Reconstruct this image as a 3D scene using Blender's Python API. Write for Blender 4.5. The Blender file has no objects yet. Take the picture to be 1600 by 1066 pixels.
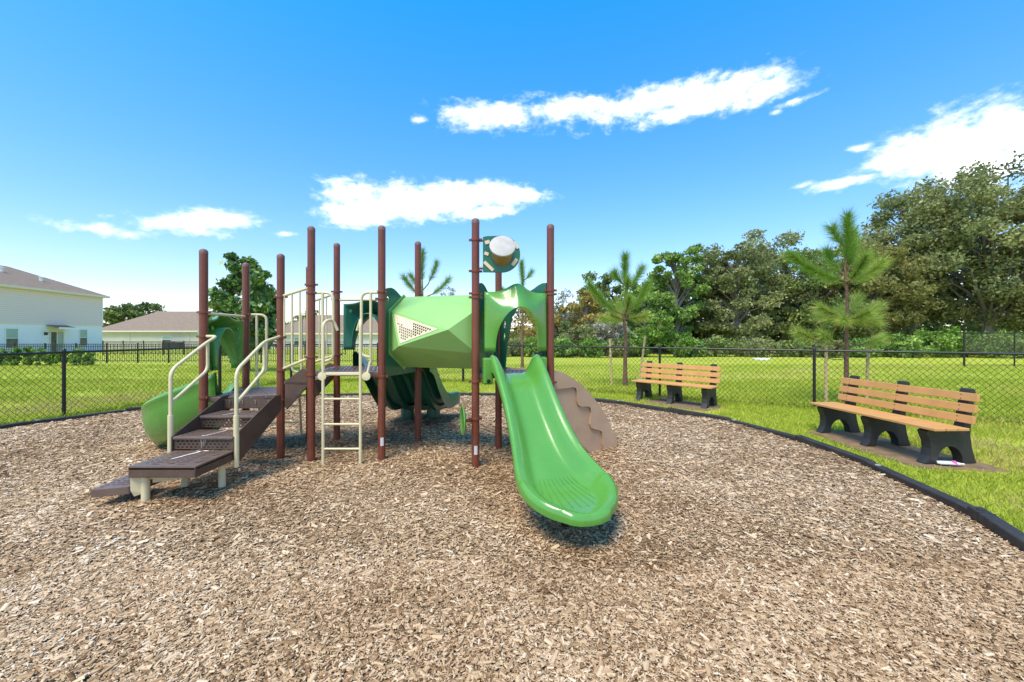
import bpy, bmesh, math, random
import numpy as np
from mathutils import Vector, Matrix
from mathutils.geometry import tessellate_polygon, delaunay_2d_cdt

R = math.radians
random.seed(7)
RNG = np.random.default_rng(11)
scene = bpy.context.scene
COL = scene.collection

# ------------------------------------------------------------------ camera
CAM_H = 1.55
F_PX, HORIZON = 622.0, 523.0          # focal length and horizon of the 1600 px wide photograph
cam_data = bpy.data.cameras.new('camera')
cam_data.sensor_width = 36.0
cam_data.lens = 36.0 * F_PX / 1600.0
cam_data.shift_y = -10.0 / 1600.0
cam_data.clip_start = 0.05
cam_data.clip_end = 2000.0
cam = bpy.data.objects.new('camera', cam_data)
cam.location = (0, 0, CAM_H)
cam.rotation_euler = (R(90), 0, 0)
COL.objects.link(cam)
scene.camera = cam

# ------------------------------------------------------------------ sky
SUN_DIR = Vector((-0.24, -0.42, 0.88)).normalized()      # towards the sun
SUN_EL = math.asin(SUN_DIR.z)
SUN_AZ = math.atan2(SUN_DIR.x, SUN_DIR.y)
world = bpy.data.worlds.new('World')
scene.world = world
world.use_nodes = True
wt = world.node_tree
for n in list(wt.nodes):
    wt.nodes.remove(n)


class NT:
    """small helper for node trees"""
    def __init__(self, tree):
        self.t = tree

    def n(self, kind, **kw):
        nd = self.t.nodes.new(kind)
        for k, v in kw.items():
            setattr(nd, k, v)
        return nd

    def l(self, a, b):
        self.t.links.new(a, b)

    def _in(self, sock, v):
        if isinstance(v, (int, float)):
            sock.default_value = v
        else:
            self.l(v, sock)

    def m(self, op, a, b=None, c=None, clamp=False):
        nd = self.n('ShaderNodeMath', operation=op)
        nd.use_clamp = clamp
        self._in(nd.inputs[0], a)
        if b is not None:
            self._in(nd.inputs[1], b)
        if c is not None:
            self._in(nd.inputs[2], c)
        return nd.outputs[0]


w = NT(wt)
tc = w.n('ShaderNodeTexCoord')
sep = w.n('ShaderNodeSeparateXYZ')
w.l(tc.outputs['Generated'], sep.inputs[0])
az = w.m('ARCTAN2', sep.outputs[0], sep.outputs[1])
el = w.m('ARCSINE', sep.outputs[2])
sky = w.n('ShaderNodeTexSky', sky_type='NISHITA')
sky.sun_disc = False
sky.sun_elevation = SUN_EL
sky.sun_rotation = SUN_AZ
sky.altitude = 0.0
sky.air_density = 1.0
sky.dust_density = 0.4
sky.ozone_density = 2.0
hs = w.n('ShaderNodeHueSaturation')
hs.inputs['Hue'].default_value = 0.497
hs.inputs['Saturation'].default_value = 1.13
hs.inputs['Value'].default_value = 1.0
w.l(sky.outputs[0], hs.inputs['Color'])


def azel(px, py):
    d = Vector(((px - 800) / F_PX, 1.0, (HORIZON - py) / F_PX)).normalized()
    return math.atan2(d.x, d.y), math.asin(d.z)


clouds = []                                  # azimuth, elevation, half width, half height, slope
for (cx, cy, rw, rh, sl) in [(775, 180, 75, 24, -.05), (880, 172, 120, 19, -.02), (1000, 166, 130, 22, -.05), (1110, 156, 110, 24, -.08), (1185, 148, 75, 23, -.04), (1245, 157, 50, 8, 0), (1212, 176, 14, 6, 0),
                             (570, 333, 80, 20, -.14), (650, 318, 110, 30, -.06), (730, 303, 95, 18, .0), (800, 302, 60, 12, .06), (745, 334, 60, 12, -.14),
                             (150, 357, 80, 15, -.03), (260, 350, 90, 15, -.06), (350, 343, 65, 14, -.1),
                             (1470, 232, 110, 44, -.04), (1560, 205, 110, 52, -.02), (1640, 215, 130, 70, 0), (1405, 245, 60, 30, 0), (1540, 265, 120, 34, 0), (1345, 231, 30, 9, 0), (1740, 205, 160, 80, 0),
                             (1310, 287, 75, 13, -.03), (1255, 290, 28, 7, -.1), (655, 187, 20, 9, -.1), (445, 366, 36, 6, -.1)]:
    a0, e0 = azel(cx, cy)
    a1, _ = azel(cx + rw, cy)
    _, e1 = azel(cx, cy - rh)
    clouds.append((a0, e0, abs(a1 - a0), abs(e1 - e0), sl))
rc = random.Random(5)
for k in range(26):                          # the same scattered small clouds all round the rest of the sky
    a = rc.uniform(R(62), R(298))
    a = a if a < math.pi else a - 2 * math.pi
    clouds.append((a, rc.uniform(R(8), R(38)), rc.uniform(.07, .2), rc.uniform(.018, .05), rc.uniform(-.1, .1)))
nz = w.n('ShaderNodeTexNoise')
nz.inputs['Scale'].default_value = 7.0
nz.inputs['Detail'].default_value = 8.0
nz.inputs['Roughness'].default_value = 0.66
mp = w.n('ShaderNodeMapping')
mp.inputs['Scale'].default_value = (1, 1, 1.9)
w.l(tc.outputs['Generated'], mp.inputs[0])
w.l(mp.outputs[0], nz.inputs['Vector'])
nz.inputs['Distortion'].default_value = .35
nz2 = w.n('ShaderNodeTexNoise')
nz2.inputs['Scale'].default_value = 34.0
nz2.inputs['Detail'].default_value = 6.0
nz2.inputs['Roughness'].default_value = 0.6
w.l(mp.outputs[0], nz2.inputs['Vector'])
warp = w.m('ADD', w.m('SUBTRACT', nz.outputs['Fac'], 0.5), w.m('MULTIPLY', w.m('SUBTRACT', nz2.outputs['Fac'], 0.5), .55))
best = None
for (a0, e0, ra, re, sl) in clouds:
    da = w.m('SUBTRACT', az, a0)
    u = w.m('MULTIPLY', da, 1.0 / ra)
    ee = w.m('SUBTRACT', el, e0)
    ee = w.m('MULTIPLY_ADD', da, sl, ee)
    v = w.m('MULTIPLY', ee, 1.0 / re)
    d2 = w.m('ADD', w.m('MULTIPLY', u, u), w.m('MULTIPLY', v, v))
    val = w.m('SUBTRACT', min(1.1, .74 + re * 13), w.m('SQRT', d2))
    best = val if best is None else w.m('SMOOTH_MAX', best, val, 0.25)
dens = w.m('MULTIPLY_ADD', warp, 3.1, best)
mr = w.n('ShaderNodeMapRange', interpolation_type='SMOOTHSTEP')
mr.inputs['From Min'].default_value = -0.3
mr.inputs['From Max'].default_value = 1.0
w.l(dens, mr.inputs['Value'])
cl_mask = w.m('MULTIPLY', mr.outputs[0], 0.97)
mixc = w.n('ShaderNodeMix', data_type='RGBA')
w.l(cl_mask, mixc.inputs['Factor'])
tintm = w.n('ShaderNodeVectorMath', operation='MULTIPLY')
tmr = w.n('ShaderNodeMapRange')
tmr.inputs['From Min'].default_value = R(4)
tmr.inputs['From Max'].default_value = R(42)
w.l(el, tmr.inputs['Value'])
tmx = w.n('ShaderNodeMix', data_type='RGBA')
tmx.inputs['A'].default_value = (.82, .73, .83, 1)
tmx.inputs['B'].default_value = (.12, .97, 1.22, 1)
w.l(tmr.outputs[0], tmx.inputs['Factor'])
w.l(tmx.outputs['Result'], tintm.inputs[1])
w.l(hs.outputs[0], tintm.inputs[0])
w.l(tintm.outputs[0], mixc.inputs['A'])
cmr = w.n('ShaderNodeMapRange')                 # thicker parts white, thin parts a little bluer
cmr.inputs['From Min'].default_value = .1
cmr.inputs['From Max'].default_value = 1.1
w.l(dens, cmr.inputs['Value'])
cmx = w.n('ShaderNodeMix', data_type='RGBA')
cmx.inputs['A'].default_value = (4.6, 5.0, 5.8, 1)
cmx.inputs['B'].default_value = (7.4, 7.4, 7.6, 1)
w.l(cmr.outputs[0], cmx.inputs['Factor'])
w.l(cmx.outputs['Result'], mixc.inputs['B'])
bg = w.n('ShaderNodeBackground')
bg.inputs['Strength'].default_value = 0.134
w.l(mixc.outputs['Result'], bg.inputs['Color'])
wo = w.n('ShaderNodeOutputWorld')
w.l(bg.outputs[0], wo.inputs['Surface'])

# ------------------------------------------------------------------ sun, exposure
sun_data = bpy.data.lights.new('sun', 'SUN')
sun_data.energy = 2.3
sun_data.angle = R(28)
sun_data.color = (1.0, 0.87, 0.68)
sun = bpy.data.objects.new('sun', sun_data)
sun.rotation_euler = SUN_DIR.to_track_quat('Z', 'Y').to_euler()
sun.location = (-10, -5, 20)
COL.objects.link(sun)
scene.view_settings.view_transform = 'Standard'
scene.view_settings.look = 'None'
scene.view_settings.gamma = 1.0
scene.view_settings.exposure = 1.17
scene.cycles.max_bounces = 6
scene.cycles.transparent_max_bounces = 8
scene.cycles.use_adaptive_sampling = True
scene.cycles.use_denoising = True


# ------------------------------------------------------------------ materials
def principled(name):
    m = bpy.data.materials.new(name)
    m.use_nodes = True
    t = NT(m.node_tree)
    b = m.node_tree.nodes['Principled BSDF']
    return m, t, b


def pmat(name, col, rough=.5, var=.12, scale=3.0, bump=0.0, bscale=80.0, metallic=0.0, spec=.5, coat=0.0, stain=None, stain_amt=.5):
    """plain surface: base colour with broad mottling, optional fine relief and irregular stains"""
    m, t, b = principled(name)
    co = t.n('ShaderNodeTexCoord')
    no = t.n('ShaderNodeTexNoise')
    no.inputs['Scale'].default_value = scale
    no.inputs['Detail'].default_value = 5
    t.l(co.outputs['Object'], no.inputs['Vector'])
    ra = t.n('ShaderNodeMapRange')
    ra.inputs['From Min'].default_value = .3
    ra.inputs['From Max'].default_value = .7
    ra.inputs['To Min'].default_value = 1 - var
    ra.inputs['To Max'].default_value = 1 + var
    t.l(no.outputs['Fac'], ra.inputs['Value'])
    mx = t.n('ShaderNodeVectorMath', operation='SCALE')
    mx.inputs[0].default_value = col[:3]
    t.l(ra.outputs[0], mx.inputs['Scale'])
    out = mx.outputs[0]
    if stain is not None:
        n2 = t.n('ShaderNodeTexNoise')
        n2.inputs['Scale'].default_value = scale * 2.7
        n2.inputs['Detail'].default_value = 9
        n2.inputs['Roughness'].default_value = .7
        t.l(co.outputs['Object'], n2.inputs['Vector'])
        r2 = t.n('ShaderNodeMapRange')
        r2.inputs['From Min'].default_value = .52
        r2.inputs['From Max'].default_value = .72
        r2.inputs['To Max'].default_value = stain_amt
        t.l(n2.outputs['Fac'], r2.inputs['Value'])
        mm = t.n('ShaderNodeMix', data_type='RGBA')
        t.l(r2.outputs[0], mm.inputs['Factor'])
        t.l(out, mm.inputs['A'])
        mm.inputs['B'].default_value = (*stain, 1)
        out = mm.outputs['Result']
    t.l(out, b.inputs['Base Color'])
    rr = t.n('ShaderNodeMapRange')
    rr.inputs['To Min'].default_value = max(0.02, rough - .1)
    rr.inputs['To Max'].default_value = min(1, rough + .1)
    t.l(no.outputs['Fac'], rr.inputs['Value'])
    t.l(rr.outputs[0], b.inputs['Roughness'])
    b.inputs['Metallic'].default_value = metallic
    b.inputs['Specular IOR Level'].default_value = spec
    b.inputs['Coat Weight'].default_value = coat
    if bump > 0:
        nb = t.n('ShaderNodeTexNoise')
        nb.inputs['Scale'].default_value = bscale
        nb.inputs['Detail'].default_value = 4
        t.l(co.outputs['Object'], nb.inputs['Vector'])
        bp = t.n('ShaderNodeBump')
        bp.inputs['Strength'].default_value = bump
        bp.inputs['Distance'].default_value = .01
        t.l(nb.outputs['Fac'], bp.inputs['Height'])
        t.l(bp.outputs[0], b.inputs['Normal'])
    return m


def tint_mat(name, stops, rough=.7, trans=0.0, spec=.3, scale=None):
    """colour chosen per piece from the mesh attribute 'tint' (0..1)"""
    m, t, b = principled(name)
    at = t.n('ShaderNodeAttribute', attribute_name='tint')
    cr = t.n('ShaderNodeValToRGB')
    el = cr.color_ramp.elements
    while len(el) < len(stops):
        el.new(0.5)
    for e, (p, c) in zip(el, stops):
        e.position = p
        e.color = (*c, 1)
    t.l(at.outputs['Fac'], cr.inputs[0])
    out = cr.outputs[0]
    if scale:
        co = t.n('ShaderNodeTexCoord')
        no = t.n('ShaderNodeTexNoise')
        no.inputs['Scale'].default_value = scale
        t.l(co.outputs['Object'], no.inputs['Vector'])
        ra = t.n('ShaderNodeMapRange')
        ra.inputs['From Min'].default_value = .3
        ra.inputs['From Max'].default_value = .7
        ra.inputs['To Min'].default_value = .8
        ra.inputs['To Max'].default_value = 1.2
        t.l(no.outputs['Fac'], ra.inputs['Value'])
        vm = t.n('ShaderNodeVectorMath', operation='SCALE')
        t.l(out, vm.inputs[0])
        t.l(ra.outputs[0], vm.inputs['Scale'])
        out = vm.outputs[0]
    t.l(out, b.inputs['Base Color'])
    b.inputs['Roughness'].default_value = rough
    b.inputs['Specular IOR Level'].default_value = spec
    if trans > 0:
        tr = t.n('ShaderNodeBsdfTranslucent')
        t.l(out, tr.inputs['Color'])
        ms = t.n('ShaderNodeMixShader')
        ms.inputs[0].default_value = trans
        o = m.node_tree.nodes['Material Output']
        t.l(b.outputs[0], ms.inputs[1])
        t.l(tr.outputs[0], ms.inputs[2])
        t.l(ms.outputs[0], o.inputs['Surface'])
    return m


M = {}
M['maroon'] = pmat('maroon_post_paint', (.165, .042, .021), .42, .1, 5, .04, 150, stain=(.25, .1, .08), stain_amt=.25)
M['maroon_cap'] = pmat('weathered_cap', (.17, .085, .07), .6, .15, 9)
M['cream'] = pmat('cream_paint', (.66, .56, .33), .42, .06, 6, .02, 120)
M['brown'] = pmat('brown_vinyl', (.092, .054, .037), .55, .18, 7, .12, 160, stain=(.16, .11, .095), stain_amt=.4)
M['deck'] = pmat('deck_vinyl', (.15, .094, .068), .42, .15, 6, .1, 160, stain=(.2, .15, .14), stain_amt=.4)
M['green'] = pmat('light_green_plastic', (.095, .285, .042), .27, .07, 2.5, .015, 220, coat=.35, stain=(.13, .31, .08), stain_amt=.35)
M['tunnel'] = pmat('pale_green_plastic', (.27, .49, .14), .4, .05, 2.5, .02, 160)
M['dark_green'] = pmat('dark_green_plastic', (.018, .125, .075), .32, .1, 3, .02, 160, coat=.1)
M['tan'] = pmat('tan_plastic', (.44, .28, .175), .55, .1, 4, .1, 240)
M['tan_cream'] = pmat('tan_cream_plastic', (.72, .56, .38), .5, .06, 6)
M['drum_skin'] = pmat('drum_skin', (.42, .385, .36), .6, .12, 12)
M['drum_body'] = pmat('drum_body', (.33, .19, .08), .5, .1, 8)
M['black'] = pmat('black_metal', (.012, .011, .010), .45, .2, 6, .03, 100)
M['black_plastic'] = pmat('black_recycled_plastic', (.024, .021, .018), .55, .25, 5, .15, 90, stain=(.06, .055, .05), stain_amt=.5)
M['wire'] = pmat('black_vinyl_wire', (.02, .02, .014), .5, .1, 6)
M['timber'] = pmat('black_border_plastic', (.028, .022, .018), .6, .25, 4, .2, 60, stain=(.09, .075, .06), stain_amt=.5)
M['timber_joint'] = pmat('border_stake_cap', (.3, .29, .28), .6, .2, 20)
M['cedar'] = pmat('cedar_plastic_lumber', (.58, .28, .088), .5, .1, 5, .08, 120, stain=(.62, .36, .18), stain_amt=.4)
M['sticker'] = pmat('sticker', (.65, .6, .6), .4, .08, 30)
M['white'] = pmat('white_paint', (.75, .75, .73), .5, .04, 5)
M['dropping'] = pmat('dried_white_streak', (.75, .72, .72), .8, .1, 30)
M['bolt'] = pmat('bolt_steel', (.4, .38, .35), .35, .1, 30, metallic=.8)
M['bark'] = pmat('bark', (.12, .085, .06), .85, .3, 6, .5, 30)
M['bark_grey'] = pmat('grey_bark', (.2, .18, .15), .85, .3, 2, .4, 20)
M['bark_pine'] = pmat('pine_bark', (.17, .09, .055), .85, .3, 12, .6, 50)
M['stake'] = pmat('weathered_stake', (.52, .37, .18), .8, .15, 10, .2, 60)
M['roof'] = pmat('brown_shingle', (.235, .165, .115), .85, .14, 3, .3, 12)
M['stucco_blue'] = pmat('pale_blue_stucco', (.72, .75, .79), .8, .03, 1, .05, 30)
M['fascia'] = pmat('cream_fascia', (.68, .60, .49), .6, .03, 2)
M['stucco_beige'] = pmat('beige_stucco', (.55, .51, .41), .85, .05, 1, .05, 30)
M['stucco_grey'] = pmat('grey_stucco', (.6, .56, .52), .85, .05, 1, .05, 30)
M['glass'] = pmat('window_glass', (.05, .075, .06), .1, .3, 2, spec=.8)
M['blind'] = pmat('window_blind', (.3, .4, .33), .4, .1, 2)
M['dark_int'] = pmat('dark_interior', (.03, .028, .025), .5, .2, 2)
M['concrete'] = pmat('soiled_pad', (.20, .12, .06), .9, .3, 6, .4, 60, stain=(.27, .2, .13), stain_amt=.8)
M['litter'] = pmat('clear_plastic', (.7, .7, .72), .2, .1, 20)
M['litter_label'] = pmat('bottle_label', (.5, .1, .3), .5, .2, 30)
M['rubber'] = pmat('rubber', (.02, .02, .02), .7, .1, 10)


def siding_mat():
    m, t, b = principled('cream_siding')
    co = t.n('ShaderNodeTexCoord')
    sp = t.n('ShaderNodeSeparateXYZ')
    t.l(co.outputs['Object'], sp.inputs[0])
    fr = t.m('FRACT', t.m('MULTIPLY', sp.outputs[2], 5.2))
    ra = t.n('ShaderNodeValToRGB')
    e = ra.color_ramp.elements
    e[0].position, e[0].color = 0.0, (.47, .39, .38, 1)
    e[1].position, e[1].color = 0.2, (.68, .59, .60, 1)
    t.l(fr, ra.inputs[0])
    t.l(ra.outputs[0], b.inputs['Base Color'])
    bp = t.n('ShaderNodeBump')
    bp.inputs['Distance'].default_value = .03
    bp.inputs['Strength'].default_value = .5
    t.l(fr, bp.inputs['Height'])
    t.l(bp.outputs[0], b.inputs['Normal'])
    b.inputs['Roughness'].default_value = .7
    return m


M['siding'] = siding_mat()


# ------------------------------------------------------------------ mesh helpers
def world_loc(o):
    v = Vector((0, 0, 0))
    while o is not None:
        v = v + o.location
        o = o.parent
    return v


def tag(o, label=None, cat=None, group=None, kind=None):
    if label:
        o['label'] = label
    if cat:
        o['category'] = cat
    if group:
        o['group'] = group
    if kind:
        o['kind'] = kind
    return o


def empty(name, loc, rz=0.0):
    o = bpy.data.objects.new(name, None)
    o.location = loc
    o.rotation_euler = (0, 0, rz)
    o.empty_display_size = .2
    COL.objects.link(o)
    return o


def link(name, me, mat, parent=None, loc=None):
    o = bpy.data.objects.new(name, me)
    if mat is not None and len(me.materials) == 0:
        me.materials.append(M[mat] if isinstance(mat, str) else mat)
    COL.objects.link(o)
    if parent is not None:
        o.parent = parent
    if loc is not None:
        o.location = loc
    return o


def bend(pts, rad, n=6):
    """round the inner corners of a polyline"""
    P = [Vector(p) for p in pts]
    out = [P[0]]
    for i in range(1, len(P) - 1):
        a, b, c = P[i - 1], P[i], P[i + 1]
        r = min(rad, (a - b).length * .49, (c - b).length * .49)
        p0 = b + (a - b).normalized() * r
        p1 = b + (c - b).normalized() * r
        for k in range(n + 1):
            t = k / n
            out.append(p0 * (1 - t) ** 2 + b * 2 * t * (1 - t) + p1 * t * t)
    out.append(P[-1])
    return out


class MB:
    def __init__(self):
        self.v, self.f = [], []

    def add(self, vs, fs):
        o = len(self.v)
        self.v += [Vector(p) for p in vs]
        self.f += [tuple(i + o for i in f) for f in fs]
        return self

    def obox(self, c, ax, ay, az):
        """box from a centre and three half-edge vectors"""
        c, ax, ay, az = Vector(c), Vector(ax), Vector(ay), Vector(az)
        vs = [c + ax * i + ay * j + az * k for k in (-1, 1) for j in (-1, 1) for i in (-1, 1)]
        return self.add(vs, [(0, 2, 3, 1), (4, 5, 7, 6), (0, 1, 5, 4), (2, 6, 7, 3), (0, 4, 6, 2), (1, 3, 7, 5)])

    def box(self, c, s, rz=0.0):
        ca, sa = math.cos(rz), math.sin(rz)
        return self.obox(c, (ca * s[0] / 2, sa * s[0] / 2, 0), (-sa * s[1] / 2, ca * s[1] / 2, 0), (0, 0, s[2] / 2))

    def tube(self, pts, r, n=10, cap=True):
        P = [Vector(p) for p in pts]
        rs = r if isinstance(r, (list, tuple)) else [r] * len(P)
        o = len(self.v)
        nrm = None
        for i, p in enumerate(P):
            d = (P[min(i + 1, len(P) - 1)] - P[max(i - 1, 0)]).normalized()
            if nrm is None:
                nrm = d.orthogonal().normalized()
            else:
                nrm = (nrm - d * nrm.dot(d))
                nrm = nrm.normalized() if nrm.length > 1e-6 else d.orthogonal().normalized()
            bi = d.cross(nrm)
            for k in range(n):
                a = 2 * math.pi * k / n
                self.v.append(p + (nrm * math.cos(a) + bi * math.sin(a)) * rs[i])
        for i in range(len(P) - 1):
            for k in range(n):
                k2 = (k + 1) % n
                self.f.append((o + i * n + k, o + i * n + k2, o + (i + 1) * n + k2, o + (i + 1) * n + k))
        if cap:
            self.f.append(tuple(o + k for k in range(n))[::-1])
            self.f.append(tuple(o + (len(P) - 1) * n + k for k in range(n)))
        return self

    def lathe(self, c, prof, n=20, axis=(0, 0, 1)):
        """profile of (radius, height) round an axis"""
        c, ax = Vector(c), Vector(axis).normalized()
        e1 = ax.orthogonal().normalized()
        e2 = ax.cross(e1)
        o = len(self.v)
        for (r, h) in prof:
            for k in range(n):
                a = 2 * math.pi * k / n
                self.v.append(c + ax * h + (e1 * math.cos(a) + e2 * math.sin(a)) * max(r, 1e-4))
        for i in range(len(prof) - 1):
            for k in range(n):
                k2 = (k + 1) % n
                self.f.append((o + i * n + k, o + i * n + k2, o + (i + 1) * n + k2, o + (i + 1) * n + k))
        self.f.append(tuple(o + k for k in range(n))[::-1])
        self.f.append(tuple(o + (len(prof) - 1) * n + k for k in range(n)))
        return self

    def prism(self, poly, vec):
        """closed polygon (3-D points) pushed along vec"""
        P = [Vector(p) for p in poly]
        vec = Vector(vec)
        n = len(P)
        tris = tessellate_polygon([P])
        vs = P + [p + vec for p in P]
        fs = [tuple(t) for t in tris] + [tuple(i + n for i in t[::-1]) for t in tris]
        fs += [(i, (i + 1) % n, (i + 1) % n + n, i + n) for i in range(n)]
        return self.add(vs, fs)

    def plate(self, outer, holes, O, U, V, thick):
        """flat plate in the plane O + u U + v V with real holes, pushed by thick along the normal"""
        O, U, V = Vector(O), Vector(U), Vector(V)
        N = U.cross(V).normalized() * thick
        loops = [outer] + list(holes)
        L2 = [[Vector((p[0], p[1], 0)) for p in lp] for lp in loops]
        flat = [p for lp in L2 for p in lp]
        n = len(flat)
        if holes:
            edges, st = [], 0
            for lp in L2:
                edges += [(st + i, st + (i + 1) % len(lp)) for i in range(len(lp))]
                st += len(lp)
            cv, _, tris, *_ = delaunay_2d_cdt([Vector((p.x, p.y)) for p in flat], edges, [], 0, 1e-6)
            assert len(cv) == n
            polys = [np.array([(p.x, p.y) for p in lp]) for lp in L2]
            cen = np.array([sum((Vector(cv[i]) for i in t), Vector((0, 0))) / 3 for t in tris])
            keep = inside(cen[:, 0], cen[:, 1], polys[0])
            for hp in polys[1:]:
                keep &= ~inside(cen[:, 0], cen[:, 1], hp)
            tris = [t for t, k in zip(tris, keep) if k]
            flat = [Vector((p[0], p[1], 0)) for p in cv]
        else:
            tris = tessellate_polygon(L2)
        base = [O + U * p.x + V * p.y for p in flat]
        vs = base + [p + N for p in base]
        fs = [tuple(t) for t in tris] + [tuple(i + n for i in t[::-1]) for t in tris]
        s = 0
        for lp in L2:
            k = len(lp)
            fs += [(s + i, s + (i + 1) % k, s + (i + 1) % k + n, s + i + n) for i in range(k)]
            s += k
        return self.add(vs, fs)

    def grid(self, rows, closed=False):
        o = len(self.v)
        m = len(rows[0])
        for r in rows:
            self.v += [Vector(p) for p in r]
        for i in range(len(rows) - 1):
            for j in range(m if closed else m - 1):
                j2 = (j + 1) % m
                self.f.append((o + i * m + j, o + i * m + j2, o + (i + 1) * m + j2, o + (i + 1) * m + j))
        return self

    def mesh(self, name, off=Vector((0, 0, 0)), smooth=None, weld=False):
        me = bpy.data.meshes.new(name)
        me.from_pydata([tuple(p - off) for p in self.v], [], self.f)
        bm = bmesh.new()
        bm.from_mesh(me)
        if weld:
            bmesh.ops.remove_doubles(bm, verts=bm.verts, dist=1e-4)
        bmesh.ops.recalc_face_normals(bm, faces=bm.faces)
        bm.to_mesh(me)
        bm.free()
        if smooth is not None:
            me.shade_smooth()
            me.set_sharp_from_angle(angle=R(smooth))
        return me

    def build(self, name, mat, parent=None, smooth=None, bevel=0.0, solid=0.0, weld=False, subsurf=0):
        off = world_loc(parent) if parent is not None else Vector((0, 0, 0))
        o = link(name, self.mesh(name, off, smooth, weld), mat, parent)
        if name in ('deck_bolts', 'panel_bolts', 'riser_bolts', 'tread_bars', 'exit_rib', 'underside_rib', 'pickets', 'screws'):
            o['kind'] = 'stuff'                   # a pixel or two each
        if subsurf:
            md = o.modifiers.new('subdivision', 'SUBSURF')
            md.levels = md.render_levels = subsurf
        if solid:
            md = o.modifiers.new('thickness', 'SOLIDIFY')
            md.thickness = solid
            md.offset = 0
        if bevel:
            md = o.modifiers.new('edge', 'BEVEL')
            md.width = bevel
            md.segments = 2
            md.limit_method = 'ANGLE'
            md.angle_limit = R(35)
        return o


def np_mesh(name, V, F, tint=None, smooth=False):
    me = bpy.data.meshes.new(name)
    V = np.asarray(V, dtype=np.float32)
    F = np.asarray(F, dtype=np.int32)
    me.vertices.add(len(V))
    me.vertices.foreach_set('co', V.ravel())
    me.loops.add(F.size)
    me.loops.foreach_set('vertex_index', F.ravel())
    me.polygons.add(len(F))
    me.polygons.foreach_set('loop_start', np.arange(0, F.size, F.shape[1], dtype=np.int32))
    if tint is not None:
        a = me.attributes.new('tint', 'FLOAT', 'FACE')
        a.data.foreach_set('value', np.asarray(tint, dtype=np.float32))
    me.update(calc_edges=True)
    if smooth:
        me.shade_smooth()
    return me


def at(px, Y, z=0.0):
    """point at distance Y in the photograph's column px"""
    return Vector(((px - 800) / F_PX * Y, Y, z))


def zat(py, Y):
    return CAM_H + (HORIZON - py) / F_PX * Y


# ================================================================== SETTING
KERB = [(-8.27, 6.43), (-7.85, 7.36), (-7.40, 8.15), (-6.4, 9.1), (-4.79, 9.85), (-2.9, 10.12), (-.97, 10.0), (.6, 9.75), (1.97, 9.08), (2.75, 8.3), (3.5, 7.4), (3.95, 6.6),
        (4.16, 5.7), (4.16, 4.9), (4.1, 4.3), (3.9, 3.3), (3.6, 2.7), (3.0, 1.6), (2.0, .2), (.6, -1.2), (-1.6, -2.2), (-4.2, -2.2), (-6.6, -1.0), (-8.2, 1.2), (-8.6, 3.8)]


def catmull(P, n=8, closed=True):
    P = [Vector((p[0], p[1])) for p in P]
    out = []
    m = len(P)
    for i in range(m):
        p0, p1, p2, p3 = P[(i - 1) % m], P[i], P[(i + 1) % m], P[(i + 2) % m]
        for k in range(n):
            t = k / n
            out.append(.5 * ((2 * p1) + (p2 - p0) * t + (2 * p0 - 5 * p1 + 4 * p2 - p3) * t * t + (3 * p1 - p0 - 3 * p2 + p3) * t ** 3))
    return out


KCURVE = catmull(KERB)
KNP = np.array([(p.x, p.y) for p in KCURVE])


def inside(x, y, poly):
    """vectorised point-in-polygon"""
    x = np.asarray(x)
    y = np.asarray(y)
    c = np.zeros(x.shape, bool)
    px, py = poly[:, 0], poly[:, 1]
    j = len(poly) - 1
    for i in range(len(poly)):
        cond = (py[i] > y) != (py[j] > y)
        xi = (px[j] - px[i]) * (y - py[i]) / (py[j] - py[i] + 1e-12) + px[i]
        c ^= cond & (x < xi)
        j = i
    return c


def dist_poly(x, y, poly):
    x = np.asarray(x, float)
    y = np.asarray(y, float)
    d = np.full(x.shape, 1e9)
    m = len(poly)
    for i in range(m):
        a = poly[i]
        b = poly[(i + 1) % m]
        ab = b - a
        t = np.clip(((x - a[0]) * ab[0] + (y - a[1]) * ab[1]) / (ab @ ab + 1e-12), 0, 1)
        d = np.minimum(d, np.hypot(x - a[0] - t * ab[0], y - a[1] - t * ab[1]))
    return d


def ground_z(y):
    """the field falls away very gently beyond the fence"""
    y = np.asarray(y, float)
    return -0.0118 * np.clip(y - 13, 0, 60)


def mulch_z(x, y):
    x = np.asarray(x, float)
    y = np.asarray(y, float)
    z = .012 * np.sin(x * 2.1 + y * .7) + .012 * np.sin(y * 2.6 - x * 1.3 + 1) + .007 * np.sin(x * 5.3 + 2) * np.sin(y * 4.7)
    z = z - .05 * np.exp(-((x - .5) ** 2 + (y - 2.75) ** 2) / .25)
    return np.maximum(z + .03, .0)


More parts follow.
